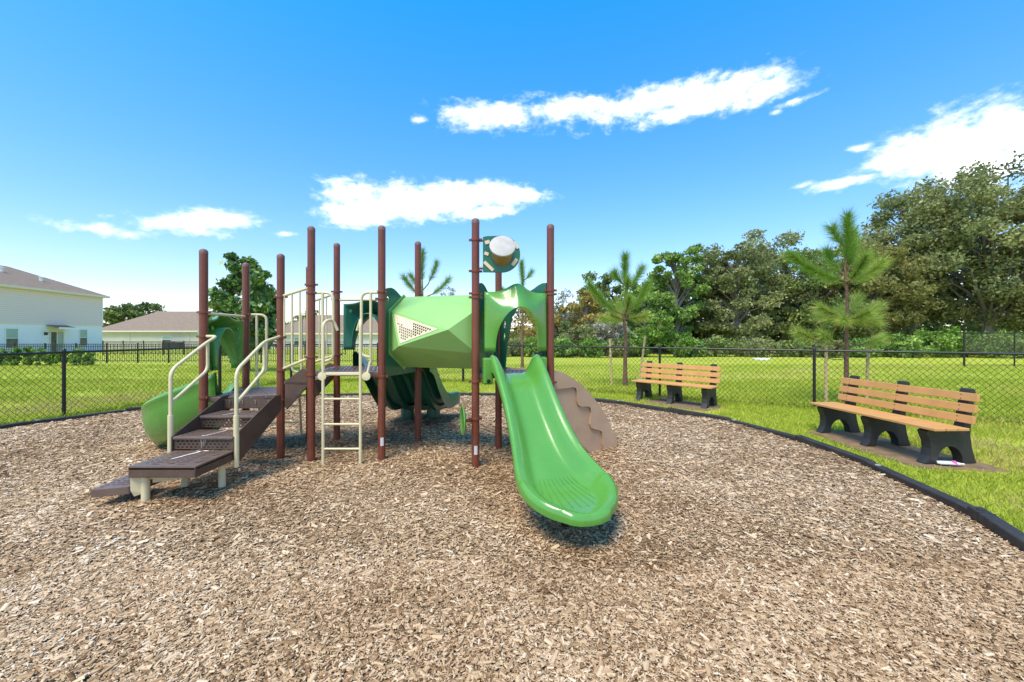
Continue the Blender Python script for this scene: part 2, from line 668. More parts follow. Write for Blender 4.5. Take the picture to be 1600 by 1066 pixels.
# ---- ground: one sheet out to the horizon
def ground():
    ys = [-30, -10, -4, 0, 3, 6, 9, 11, 13, 15, 18, 22, 26, 30, 35, 40, 50, 60, 73, 90, 150, 300, 700, 1500]
    xs = [-1500, -600, -250, -120, -80, -50, -30, -20, -12, -8, -4, 0, 4, 8, 12, 20, 30, 50, 80, 120, 250, 600, 1500]
    V = [(x, y, float(ground_z(y)) - .01) for y in ys for x in xs]
    n = len(xs)
    F = [(j * n + i, j * n + i + 1, (j + 1) * n + i + 1, (j + 1) * n + i) for j in range(len(ys) - 1) for i in range(n - 1)]
    m, t, b = principled('field_grass')
    co = t.n('ShaderNodeTexCoord')
    n1 = t.n('ShaderNodeTexNoise')
    n1.inputs['Scale'].default_value = .32
    n1.inputs['Detail'].default_value = 6
    n1.inputs['Roughness'].default_value = .65
    n2 = t.n('ShaderNodeTexNoise')
    n2.inputs['Scale'].default_value = 22
    n2.inputs['Detail'].default_value = 6
    n2.inputs['Roughness'].default_value = .7
    n3 = t.n('ShaderNodeTexNoise')
    n3.inputs['Scale'].default_value = .55
    n3.inputs['Detail'].default_value = 7
    n3.inputs['Roughness'].default_value = .7
    mpn = t.n('ShaderNodeMapping')
    mpn.inputs['Location'].default_value = (13, 7, 3)
    t.l(co.outputs['Object'], mpn.inputs[0])
    for nd in (n1, n2):
        t.l(co.outputs['Object'], nd.inputs['Vector'])
    t.l(mpn.outputs[0], n3.inputs['Vector'])
    cr = t.n('ShaderNodeValToRGB')
    e = cr.color_ramp.elements
    e[0].position, e[0].color = .33, (.34, .385, .035, 1)
    e[1].position, e[1].color = .68, (.47, .48, .06, 1)
    k = e.new(.5)
    k.color = (.40, .435, .045, 1)
    t.l(n1.outputs['Fac'], cr.inputs[0])
    fine = t.n('ShaderNodeMapRange')
    fine.inputs['From Min'].default_value = .3
    fine.inputs['From Max'].default_value = .7
    fine.inputs['To Min'].default_value = .8
    fine.inputs['To Max'].default_value = 1.2
    t.l(n2.outputs['Fac'], fine.inputs['Value'])
    vm = t.n('ShaderNodeVectorMath', operation='SCALE')
    t.l(cr.outputs[0], vm.inputs[0])
    t.l(fine.outputs[0], vm.inputs['Scale'])
    dead = t.n('ShaderNodeMapRange')
    dead.inputs['From Min'].default_value = .58
    dead.inputs['From Max'].default_value = .72
    dead.inputs['To Max'].default_value = .75
    t.l(n3.outputs['Fac'], dead.inputs['Value'])
    mm = t.n('ShaderNodeMix', data_type='RGBA')
    t.l(dead.outputs[0], mm.inputs['Factor'])
    t.l(vm.outputs[0], mm.inputs['A'])
    mm.inputs['B'].default_value = (.4, .29, .11, 1)
    t.l(mm.outputs['Result'], b.inputs['Base Color'])
    b.inputs['Roughness'].default_value = .9
    b.inputs['Specular IOR Level'].default_value = .15
    bp = t.n('ShaderNodeBump')
    bp.inputs['Strength'].default_value = .7
    bp.inputs['Distance'].default_value = .05
    t.l(n2.outputs['Fac'], bp.inputs['Height'])
    t.l(bp.outputs[0], b.inputs['Normal'])
    o = link('ground', np_mesh('ground', V, F), m)
    tag(o, 'wide bright green mown grass field with tan dry patches', 'ground', kind='structure')


ground()


# ---- bed of wood chips: soil sheet + chips
def mulch():
    n = 150
    xs = np.linspace(-9, 4.6, n)
    ys = np.linspace(-2.6, 10.5, n)
    gx, gy = np.meshgrid(xs, ys)
    keep = inside(gx, gy, KNP) | (dist_poly(gx, gy, KNP) < .12)
    z = mulch_z(gx, gy) - .006
    V = np.stack([gx, gy, z], -1).reshape(-1, 3)
    idx = np.arange(n * n).reshape(n, n)
    k4 = keep[:-1, :-1] & keep[1:, :-1] & keep[:-1, 1:] & keep[1:, 1:]
    F = np.stack([idx[:-1, :-1], idx[:-1, 1:], idx[1:, 1:], idx[1:, :-1]], -1)[k4]
    m, t, b = principled('mulch_soil')
    co = t.n('ShaderNodeTexCoord')
    n1 = t.n('ShaderNodeTexNoise')
    n1.inputs['Scale'].default_value = 60
    n1.inputs['Detail'].default_value = 5
    n2 = t.n('ShaderNodeTexNoise')
    n2.inputs['Scale'].default_value = .8
    n2.inputs['Detail'].default_value = 4
    t.l(co.outputs['Object'], n1.inputs['Vector'])
    t.l(co.outputs['Object'], n2.inputs['Vector'])
    c1 = t.n('ShaderNodeValToRGB')
    e = c1.color_ramp.elements
    e[0].position, e[0].color = .35, (.16, .10, .052, 1)
    e[1].position, e[1].color = .7, (.42, .26, .145, 1)
    t.l(n1.outputs['Fac'], c1.inputs[0])
    t.l(c1.outputs[0], b.inputs['Base Color'])
    b.inputs['Roughness'].default_value = .95
    b.inputs['Specular IOR Level'].default_value = .1
    bp = t.n('ShaderNodeBump')
    bp.inputs['Strength'].default_value = 1.0
    bp.inputs['Distance'].default_value = .02
    t.l(n1.outputs['Fac'], bp.inputs['Height'])
    t.l(bp.outputs[0], b.inputs['Normal'])
    o = link('mulch_bed', np_mesh('mulch_bed', V, F, smooth=True), m)
    tag(o, 'brown soil bed under the wood chips inside the black border', 'ground', kind='structure')

    # chips: thin bent slivers, denser and finer near the camera
    pts, ln = [], []
    for (y0, y1, dens, size) in [(1.1, 2.6, 14200, .0150), (2.6, 4.2, 8600, .0174), (4.2, 6.5, 5000, .021), (6.5, 10.4, 2800, .0265)]:
        hw = 1.3 * y1 + 1.2
        N = int(dens * (y1 - y0) * 2 * hw)
        x = RNG.uniform(-hw, hw, N)
        y = RNG.uniform(y0, y1, N)
        ok = inside(x, y, KNP) & (np.abs(x) < 1.3 * y + 1.2)
        x, y = x[ok], y[ok]
        d = dist_poly(x, y, KNP)
        bare = np.exp(-d / .28) * (.75 + .25 * np.sin(x * 1.7))     # thin cover along the border
        bare = np.maximum(bare, .75 * (np.sin(x * .9 + 2) * np.sin(y * 1.1 + x * .3) > .82) * (x < -4))
        ok = (RNG.random(len(x)) > bare * .8)
        x, y = x[ok], y[ok]
        pts.append(np.stack([x, y], -1))
        ln.append(size * np.exp(RNG.normal(0, .47, len(x))))
    P = np.concatenate(pts)
    L = np.clip(np.concatenate(ln), .008, .07)
    N = len(P)
    W = L * RNG.uniform(.22, .5, N)
    T = W * RNG.uniform(.25, .5, N)
    yaw = RNG.uniform(0, 2 * math.pi, N)
    pit = RNG.normal(0, .15, N)
    rol = RNG.normal(0, .27, N)
    cy, sy = np.cos(yaw), np.sin(yaw)
    ax = np.stack([cy * np.cos(pit), sy * np.cos(pit), np.sin(pit)], -1)
    side = np.stack([-sy, cy, np.zeros(N)], -1)
    up = np.cross(ax, side)
    a2 = side * np.cos(rol)[:, None] + up * np.sin(rol)[:, None]
    up = np.cross(ax, a2)
    c = np.stack([P[:, 0], P[:, 1], mulch_z(P[:, 0], P[:, 1]) + RNG.uniform(.0, .009, N) + L * .08], -1)
    hl = (ax * (L / 2)[:, None])
    hwv = (a2 * (W / 2)[:, None])
    tv = (up * T[:, None])
    taper = RNG.uniform(.35, 1, N)[:, None]
    # roof-shaped sliver: top quad and two skirts
    v0 = c - hl - hwv
    v1 = c + hl - hwv * taper
    v2 = c + hl + hwv * taper
    v3 = c - hl + hwv
    V = np.stack([v0, v1, v2, v3, v0 - tv, v1 - tv, v2 - tv, v3 - tv], 1).reshape(-1, 3)
    b0 = (np.arange(N) * 8)[:, None]
    near = (P[:, 1] < 2.7) & (P[:, 1] > 1.6)
    F = np.concatenate([b0 + np.array([[0, 1, 2, 3]]), b0[near] + np.array([[4, 5, 1, 0]]), b0[near] + np.array([[3, 2, 6, 7]])], 0)
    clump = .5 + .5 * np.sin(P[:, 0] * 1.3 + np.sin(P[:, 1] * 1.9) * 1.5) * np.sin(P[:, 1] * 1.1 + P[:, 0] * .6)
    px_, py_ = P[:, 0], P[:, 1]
    darker_spots = .22 * np.exp(-((px_ - .62) / .55) ** 2 - ((py_ - 2.65) / .35) ** 2) + .16 * np.exp(-((px_ + 3.0) / .9) ** 2 - ((py_ - 3.6) / .45) ** 2) + .12 * np.exp(-((px_ + 1.2) / 1.6) ** 2 - ((py_ - 4.9) / .9) ** 2)  # chips tinted darker at the slide exit, step foot and below the tunnel
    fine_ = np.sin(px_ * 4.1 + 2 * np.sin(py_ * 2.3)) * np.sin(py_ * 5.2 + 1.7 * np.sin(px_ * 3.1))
    ti = np.clip(RNG.beta(2.1, 2.0, N) * .94 + (clump - .5) * .2 + fine_ * .07 - darker_spots, 0, 1)
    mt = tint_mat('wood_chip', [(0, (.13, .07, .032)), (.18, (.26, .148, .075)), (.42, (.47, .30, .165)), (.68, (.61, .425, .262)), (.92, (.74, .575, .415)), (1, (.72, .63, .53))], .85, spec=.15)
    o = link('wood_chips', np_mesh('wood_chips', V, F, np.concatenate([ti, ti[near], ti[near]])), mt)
    tag(o, 'loose tan and brown wood chips covering the play area', 'wood chips', kind='stuff')
    return N


N_CHIPS = mulch()


# ---- black plastic border timbers
def kerb():
    K = empty('kerb', (0, 0, 0))
    tag(K, 'black plastic border of jointed timbers round the wood chips', 'kerb', kind='structure')
    C = [Vector((p.x, p.y, 0)) for p in KCURVE]
    cum = [0]
    m = len(C)
    for i in range(m):
        cum.append(cum[-1] + (C[(i + 1) % m] - C[i]).length)
    tot = cum[-1]

    def pos(s):
        s %= tot
        for i in range(m):
            if cum[i + 1] >= s:
                t = (s - cum[i]) / (cum[i + 1] - cum[i])
                return C[i].lerp(C[(i + 1) % m], t)
        return C[0]
    npc = round(tot / 1.22)
    s0 = .35
    for k in range(npc):
        a = pos(s0 + k * tot / npc)
        b = pos(s0 + (k + 1) * tot / npc)
        if max(a.y, b.y) < .8:
            continue
        d = (b - a).normalized()
        nrm = Vector((-d.y, d.x, 0))
        hz = .083 + random.uniform(-.008, .010) + (.014 if k % 2 else 0)
        hz2 = hz + random.uniform(-.006, .006)
        L = (b - a).length
        mb = MB()
        # main bar: chamfered cross-section, ends narrowed to a tongue
        prof = [(-.052, -.12), (-.052, .93), (-.046, 1.0), (.046, 1.0), (.052, .93), (.052, -.12)]
        rows = []
        for (t, hs_, ws) in [(0.0, 1.0, .96), (.12, 1, .96), (.125, 1.0, 1), (.5, 1.0, 1), (.9, 1, 1), (.97, .93, 1.0), (1.0, .8, .94)]:
            p = a + d * (L * t)
            h = (hz * (1 - t) + hz2 * t) * hs_
            rows.append([p + nrm * (q[0] * ws) + Vector((0, 0, q[1] * h)) for q in prof])
        mb.grid(rows)
        mb.f.append(tuple(range(6)))
        mb.f.append(tuple(range(len(mb.v) - 6, len(mb.v)))[::-1])
        o = mb.build('border_timber', 'timber', K, bevel=.004)
        sc = a + d * .075
        st = MB().lathe(sc + Vector((0, 0, hz * .9)), [(.028, 0), (.028, hz * .12 + .004), (.018, hz * .12 + .008)], 12)
        st.build('stake_cap', 'timber_joint' if k % 2 == 0 else 'timber', o, smooth=40)
        gr = MB().obox(a + d * .15 + Vector((0, 0, hz * .5)), d * .006, nrm * .0525, (0, 0, hz * .52))
        gr.build('joint_band', 'rubber', o)


kerb()


# ---- bench pads (worn ground sheets)
def pad(poly, label):
    P = [Vector((p[0], p[1], 0)) for p in poly]
    mb = MB()
    n = len(P)
    c = sum(P, Vector()) / n
    outer, top = [], []
    for i in range(n):
        for k in range(6):
            p = P[i].lerp(P[(i + 1) % n], k / 6) + Vector((random.uniform(-.06, .06), random.uniform(-.06, .06), 0))
            outer.append(p + Vector((0, 0, -.02)))
            top.append(p.lerp(c, .03) + Vector((0, 0, .012)))
    mb.grid([outer, top], closed=True)
    k = len(outer)
    mb.f.append(tuple(range(k, 2 * k)))
    o = mb.build('bench_pad', 'concrete')
    tag(o, label, 'pad', kind='structure')
    return o


NEAR_PAD = [(4.66, 6.40), (4.66, 4.62), (5.62, 4.44), (5.6, 6.4)]
FAR_PAD = [(2.95, 9.05), (3.9, 8.05), (4.62, 8.6), (3.75, 9.75)]
pad(NEAR_PAD, 'worn brown soil pad under the bench with litter')
pad(FAR_PAD, 'worn brown soil pad under the bench by the fence post')


# ================================================================== PLAY STRUCTURE
PS = empty('play_structure', (-1.6, 5.0, 0))
tag(PS, 'playground set of maroon posts, green slides, brown steps and faceted green tunnel', 'play structure')

P1, P2, P3, PB = Vector((-3.61, 4.66, 0)), Vector((-3.71, 5.55, 0)), Vector((-2.87, 4.94, 0)), Vector((-2.97, 5.83, 0))
P4, P6, P5, P7 = Vector((-2.45, 4.86, 0)), Vector((-1.58, 4.83, 0)), Vector((-2.53, 5.75, 0)), Vector((-1.335, 5.65, 0))
P8, P10, P9 = Vector((-.415, 4.53, 0)), Vector((.46, 4.765, 0)), Vector((-.18, 5.33, 0))
ZB, ZA, ZC = .81, 1.10, 1.10
RP = .0445


def z_up(v, z):
    return Vector((v.x, v.y, z))


def post(p, h, collars, sticker=None):
    mb = MB()
    n = 28
    prof_z = [-.15, h - .045]
    rows = []
    for z in prof_z:
        ring = []
        for k in range(n):
            a = 2 * math.pi * k / n
            r = RP * (1 - .035 * (k % 4 == 0))
            ring.append(p + Vector((r * math.cos(a), r * math.sin(a), z)))
        rows.append(ring)
    mb.grid(rows, closed=True)
    o = mb.build('post', 'maroon', PS, smooth=20)
    MB().lathe(z_up(p, h - .05), [(RP * 1.02, 0), (RP * 1.02, .03), (RP * .9, .045), (RP * .6, .058), (RP * .2, .064)], 20).build('post_cap', 'maroon_cap', o, smooth=50)
    for z in collars:
        ang = random.uniform(-.4, .4)
        cb = MB().lathe(z_up(p, z - .014), [(RP * 1.0, 0), (RP * 1.2, .003), (RP * 1.2, .025), (RP * 1.0, .028)], 18)
        for s in (-1, 1):
            d = Vector((math.cos(ang) * s, math.sin(ang) * s, 0))
            t = Vector((-d.y, d.x, 0))
            cb.obox(z_up(p, z) + d * (RP + .018), d * .014, t * .012, (0, 0, .012))
        cb.build('collar', 'maroon', o, smooth=40)
    if sticker is not None:
        d = Vector((-p.x, -p.y, 0)).normalized()
        t = Vector((-d.y, d.x, 0))
        sb = MB()
        rows = []
        for zz in (sticker - .05, sticker + .05):
            rows.append([z_up(p, zz) + (d * math.cos(a) + t * math.sin(a)) * (RP + .0015) for a in np.linspace(-.35, .5, 6)])
        sb.grid(rows)
        sb.build('sticker', 'sticker', o)
    return o


def zl(p, ys):
    return [zat(y, p.y) for y in ys]


post(P1, 2.54, zl(P1, [488, 526, 621]))
post(P2, 2.54, zl(P2, [491, 497, 606]))
post(P3, 2.54, zl(P3, [464, 527, 578, 625]))
post(PB, 2.54, [1.83, .8])
post(P4, 2.86, zl(P4, [445, 458, 558, 586]))
post(P5, 2.86, zl(P5, [456, 468, 554]) + [1.06])
post(P6, 2.86, zl(P6, [456, 467, 588]), zat(689, P6.y))
post(P7, 2.86, zl(P7, [467, 578]))
post(P8, 2.86, zl(P8, [375, 424, 459, 465, 596, 654]), zat(702, P8.y))
post(P9, 2.86, [2.05, 1.06])
post(P10, 2.86, zl(P10, [454, 460, 597]))


# ---- decks
def inset(poly, d):
    c = sum(poly, Vector()) / len(poly)
    return [p + (c - p).normalized() * d for p in poly]


def deck(poly, z, name='deck'):
    Q = inset(poly, -.0)
    c = sum(Q, Vector()) / len(Q)
    mb = MB().prism([z_up(p, z - .055) for p in Q], (0, 0, .055))
    o = mb.build(name, 'deck', PS, bevel=.008)
    # raised non-slip bars on the surface
    e = (Q[1] - Q[0]).normalized()
    f = Vector((-e.y, e.x, 0))
    rb = MB()
    poly2 = np.array([(p.x, p.y) for p in inset(Q, .08)])
    for i in range(-12, 13):
        for j in range(-8, 9):
            q = c + e * (i * .055 + (j % 2) * .027) + f * (j * .075)
            if inside(np.array([q.x]), np.array([q.y]), poly2)[0]:
                rb.obox(z_up(q, z + .001), e * .008, f * .028, (0, 0, .003))
    rb.build('tread_bars', 'deck', o)
    bb = MB()
    n = len(Q)
    for i in range(n):
        a, b = Q[i], Q[(i + 1) % n]
        out = (b - a).cross(Vector((0, 0, 1))).normalized()
        if out.dot((a + b) / 2 - c) < 0:
            out = -out
        for t in (.2, .4, .6, .8):
            bb.lathe(z_up(a.lerp(b, t), z - .028) + out * -.001, [(.009, 0), (.009, .006), (.004, .008)], 8, out)
    bb.build('deck_bolts', 'bolt', o)
    return o


deck([P1, P3, PB, P2], ZB)
deck([P4, P6, P7, P5], ZA)
deck([P8, P10, P9], ZC)


# ---- generic swept slide
def smooth_path(pts, n):
    P = np.array(pts, float)
    t = np.linspace(0, len(P) - 1, n)
    out = []
    for tt in t:
        i = min(int(tt), len(P) - 2)
        f = tt - i
        p0, p1, p2, p3 = P[max(i - 1, 0)], P[i], P[i + 1], P[min(i + 2, len(P) - 1)]
        out.append(.5 * (2 * p1 + (p2 - p0) * f + (2 * p0 - 5 * p1 + 4 * p2 - p3) * f * f + (3 * p1 - p0 - 3 * p2 + p3) * f ** 3))
    return np.array(out)


def slide_shell(rows, edge, roll, name, mat, wave=None, S=None, closed_tip=True):
    """rows: (centre, side vector, half width, rim left, rim right, skirt depth); chute surface with rolled rims and outer skirts"""
    S = S if S is not None else np.concatenate([np.linspace(-1, -.5, 9)[:-1], np.linspace(-.5, .5, 9), np.linspace(.5, 1, 9)[1:]])
    G = []
    for (c, sd, hw, rl, rr, sk) in rows:
        r = []
        for s in S:
            d = (1 - abs(s)) * hw
            g = max(0.0, 1 - d / edge)
            g = g * g * (3 - 2 * g) if g < 1 else 1
            z = (rl if s < 0 else rr) * g
            if wave:
                z += wave(s)
            r.append(c + sd * (s * hw) + Vector((0, 0, z)))
        G.append(r)
    mb = MB().grid(G)
    n, m = len(G), len(S)
    loop = [G[i][0] for i in range(n)]
    sk = [rows[i][5] for i in range(n)]
    outd = [-rows[i][1] for i in range(n)]
    if closed_tip:
        fwd = (rows[-1][0] - rows[-2][0])
        fwd.z = 0
        fwd.normalize()
        sd = rows[-1][1]
        for j in range(1, m - 1):
            loop.append(G[-1][j])
            sk.append(rows[-1][5])
            outd.append((fwd + sd * S[j] * .6).normalized())
        # blend the corners
        outd[n - 1] = (fwd * .8 - sd).normalized()
        if n > 3:
            outd[n - 2] = (fwd * .35 - sd).normalized()
        loop.append(G[-1][-1])
        sk.append(rows[-1][5])
        outd.append((fwd * .8 + sd).normalized())
        for i in range(n - 2, -1, -1):
            loop.append(G[i][-1])
            sk.append(rows[i][5])
            outd.append(((fwd * .35 if i == n - 2 else Vector()) + rows[i][1]).normalized())
        nl = len(loop)
        cen = sum(loop, Vector()) / nl
        for i in range(n - 6, nl - n + 6):
            tg = loop[min(i + 1, nl - 1)] - loop[max(i - 1, 0)]
            q = Vector((tg.y, -tg.x, 0))
            if q.length > 1e-6:
                q.normalize()
                outd[i] = q if q.dot(outd[i]) > 0 else -q
        rings = [[], [], [], [], []]
        for p, d, k in zip(loop, outd, sk):
            for q, (o_, u_) in enumerate([(0, 0), (roll * .35, roll * .22), (roll * .8, 0.0), (roll, -roll * .6), (roll * .92, None)]):
                rings[q].append(p + d * o_ + Vector((0, 0, -k if u_ is None else u_)))
        mb.grid(rings)
    return mb.build(name, mat, PS, smooth=50, weld=True)


# ---- big light green slide in front
def front_slide():
    A = Vector((.03, 4.60, 0))
    B = Vector((.555, 2.80, 0))
    d = (B - A).normalized()
    sd = Vector((-d.y, d.x, 0))
    prof = smooth_path([(0, 1.10, .25, .21, .17), (.07, 1.095, .25, .21, .17), (.19, 1.045, .247, .185, .12), (.36, .93, .245, .175, .10), (.62, .715, .245, .17, .10), (.88, .50, .262, .165, .10), (1.08, .37, .29, .155, .09),
                        (1.26, .305, .325, .135, .09), (1.42, .28, .345, .11, .085)], 40)
    tip = []
    for k in range(1, 25):
        f = math.sin(k / 24 * math.pi / 2)
        a = 1.42 + .43 * f
        tip.append((a, .28 - .012 * f, .345 * max(0, 1 - (f * .985) ** 2.3) ** .5, .11 * (1 - f) ** .8 + .012, .085 - .02 * f))
    prof = np.concatenate([prof, np.array(tip)])
    rows = []
    for (a, z, hw, rim, sk) in prof:
        rows.append((A + d * a + Vector((0, 0, z)), sd, hw, rim, rim, sk))
    o = slide_shell(rows, .15, .05, 'slide', 'green')
    o['label'] = 'light green straight slide with rounded grooved exit'
    # grooves at the exit
    gb = MB()
    for k in range(-4, 5):
        pts = []
        for a in np.linspace(1.22, 1.72, 12):
            i = np.argmin(abs(prof[:, 0] - a))
            s = k / 5 * (.55 + .42 * (a - 1.22) / .5)
            if abs(s) * .33 > prof[i, 2] - .1:
                continue
            pts.append(A + d * a + sd * (s * .33) + Vector((0, 0, prof[i, 1] + .0015)))
        if len(pts) > 2:
            gb.tube(pts, .0045, 5)
    gb.build('exit_rib', 'green', o)
    # mounting cheeks on both sides of the top
    for s in (-1, 1):
        mb = MB().obox(A + sd * (s * .325) + d * .02 + Vector((0, 0, 1.14)), sd * .055, d * .05, (0, 0, .15))
        ck = mb.build('mounting_cheek', 'green', o, bevel=.02)
        MB().lathe(A + sd * (s * .325) + d * .068 + Vector((0, 0, 1.03)), [(.022, 0), (.022, .008), (.013, .011)], 12, d).build('mounting_bolt', 'black', ck)
        MB().obox(A + sd * (s * .30) + Vector((0, 0, 1.31)), sd * .03, d * .02, (0, 0, .03)).build('dark_hood_gap', 'black', o)  # added black block imitating the dark gap between hood and slide
    # support foot under the exit
    MB().tube([A + d * 1.45 + Vector((0, 0, -.1)), A + d * 1.45 + Vector((0, 0, .26))], .04, 12).build('support_foot', 'black', o, smooth=40)


front_slide()


# ---- slide hoods
def hood(a, b, out, z0, z1, zap, ow, mat, label, prot=.2, hump=.075):
    """moulded panel with an arched opening whose edge swells outward into a visor"""
    c = (a + b) / 2
    u = (b - a).normalized()
    W = (b - a).length / 2
    nA, nR = 41, 9
    rows = []
    for r in range(-2, nR):
        t = max(r, 0) / (nR - 1)
        ring = []
        for k in range(nA):
            f = math.pi * k / (nA - 1)
            ax = -ow * math.cos(f)
            azz = z0 + (zap - z0) * math.sin(f) ** .85
            q = f / math.pi
            if q < .3:
                bx, bz = -W, z0 + (z1 - z0) * (q / .3)
            elif q > .7:
                bx, bz = W, z0 + (z1 - z0) * ((1 - q) / .3)
            else:
                bx = -W + 2 * W * (q - .3) / .4
                bz = z1 + hump * math.exp(-(bx / .135) ** 2)
            x = ax * (1 - t) + bx * t
            z = azz * (1 - t) + bz * t
            P = (.05 + (prot - .05) * math.sin(f) ** 1.5)
            p = P * (1 - t) ** 1.15
            # the crown of the visor runs back to the top edge
            p += hump * .9 * math.exp(-(x / .13) ** 2) * t * (1 - .3 * t)
            if r == -1:
                p -= .0
                z += .008
                x *= 1.035
                p = P * .98 - .025
            if r == -2:
                p = -.02
                z += .012
                x *= 1.04
            ring.append(c + u * x + out * p + Vector((0, 0, z)))
        rows.append(ring)
    mb = MB().grid(rows)
    o = mb.build('slide_hood', mat, PS, smooth=60, solid=.016)
    o['label'] = label
    for s in (-1, 1):
        MB().lathe(c + u * (s * W * .72) + out * .006 + Vector((0, 0, z1 - .1)), [(.024, 0), (.022, .012), (.012, .02), (.003, .023)], 14, out).build('hood_boss', mat, o, smooth=60)
    return o


nC = Vector((.259, -.966, 0))
uC = (P10 - P8).normalized()
hood(P8 + uC * .10 + nC * .02, P10 - uC * .06 + nC * .02, nC, 1.355, 2.035, 1.865, .262, 'green', 'light green moulded arch hood over the front slide', prot=.22, hump=.1)
uA = (P7 - P5).normalized()
nA_ = Vector((-uA.y, uA.x, 0))
hood(P5 + uA * .10, P5 + uA * .82, nA_, 1.33, 1.99, 1.84, .22, 'dark_green', 'dark green moulded arch hood at the back', prot=.3)
uB = (P2 - P1).normalized()
nB = Vector((-uB.y, uB.x, 0))
hood(P1 + uB * .07, P2 - uB * .07, nB, 1.10, 1.73, 1.62, .21, 'green', 'light green moulded arch hood over the curved slide', prot=.32, hump=.1)


# ---- curved light green slide leaving the low deck
def curved_slide():
    c = Vector((-3.88, 5.93, 0))
    rad = .80
    rows = []
    start = P1.lerp(P2, .5)
    n = 46
    for i in range(n):
        t = i / (n - 1)
        ang = R(285) - R(118) * t
        p = c + Vector((math.cos(ang), math.sin(ang), 0)) * rad
        if t < .12:
            q = start + nB * (t * 1.2)
            f = t / .12
            p = q.lerp(p, f * f * (3 - 2 * f))
        z = ZB - .53 * min(1, t / .6) ** .85 - .03 * t
        sd = Vector((math.cos(ang), math.sin(ang), 0))       # outward of the bend
        hw = .28 + .07 * min(1, t * 2)
        rim_out = .27 + .03 * math.sin(math.pi * min(1, t * 1.15))
        rim_in = .17
        if t > .75:
            k = (t - .75) / .25
            rim_out *= 1 - .65 * k
            rim_in *= 1 - .65 * k
        rows.append((p + Vector((0, 0, z)), sd, hw, rim_in, rim_out, 0))
    G = []
    for (p, sd, hw, ri, ro, _) in rows:
        pr = [(-1.0, ri, 0), (-.97, ri * .5, 0), (-.85, .04, 0), (-.55, .0, 0), (-.1, -.01, 0), (.35, .0, 0), (.7, .05, 0), (.9, ro * .45, 0), (.98, ro * .8, 0), (1.0, ro, 0), (1.0, ro + .014, .015), (1.0, ro + .016, .035), (1.0, ro, .052), (1.0, ro - .035, .055), (1.0, ro - .05, .045),
              (1.0, ro * .45, .045), (1.0, .0, .02), (.95, -.10, 0), (.78, -.19, 0), (.45, -.245, 0), (.05, -.25, 0), (-.4, -.2, 0), (-.8, -.08, 0), (-1.0, .03, -.03), (-1.0, ri - .05, -.05), (-1.0, ri - .02, -.055), (-1.0, ri + .012, -.03)]
        G.append([p + sd * (a * hw + c_) + Vector((0, 0, z_)) for (a, z_, c_) in pr])
    mb = MB().grid(G, closed=True)
    m_ = len(G[0])
    mb.f.append(tuple(range(len(mb.v) - m_, len(mb.v))))
    o = mb.build('slide', 'green', PS, smooth=55)
    o['label'] = 'light green curved slide leaving the low brown deck'
    lp = rows[38][0]
    MB().tube([z_up(lp, -.1), z_up(lp, lp.z)], .04, 12).build('support_foot', 'black', o, smooth=40)


curved_slide()


# ---- dark green double slide at the back
def back_slide():
    A = Vector((-1.73, 5.70, 0))
    d = Vector((.03, 1, 0)).normalized()
    sd = Vector((d.y, -d.x, 0))
    prof = smooth_path([(0, 1.08, .50, .22), (.10, 1.06, .50, .22), (.30, .98, .50, .22), (.55, .76, .50, .23), (.8, .52, .51, .24), (1.02, .37, .52, .22), (1.25, .33, .53, .2), (1.5, .345, .54, .17), (1.68, .35, .52, .13), (1.78, .34, .44, .09)], 44)
    rows = []
    for (a, z, hw, rim) in prof:
        sw = .16 * max(0, (a - .5) / 1.28) ** 1.6             # the run-out sweeps slightly sideways
        rows.append((A + d * a + sd * sw + Vector((0, 0, z)), sd, hw, rim, rim, .28 - .10 * max(0, a - 1.0) / .78))
    o = slide_shell(rows, .13, .06, 'slide', 'dark_green', wave=lambda s: .13 * math.exp(-(s / .12) ** 2))
    o['label'] = 'dark green double slide behind the tunnel'
    rib = MB()
    for s in (-.7, -.25, .25, .7):
        G = []
        for (p, sdv, hw, rim, _, sk) in rows[4:36]:
            b = p + sdv * (s * hw)
            G.append([b + sdv * -.045 + Vector((0, 0, -.01)), b + sdv * -.03 + Vector((0, 0, -.085)), b + sdv * .03 + Vector((0, 0, -.085)), b + sdv * .045 + Vector((0, 0, -.01))])
        rib.grid(G)
    rib.build('underside_rib', 'dark_green', o, smooth=40)
    for s in (-.42, .52):
        p = A + d * 1.52 + sd * (s * .5)
        MB().lathe(z_up(p, -.08), [(.13, 0), (.125, .12), (.12, .3), (.1, .42)], 18).build('slide_foot', 'dark_green', o, smooth=50)


back_slide()


# ---- faceted tunnel with its end panels
def hexa(f, h, top):
    return [(-f, h), (0, top), (f, h), (f, -h), (0, -top), (-f, -h)]


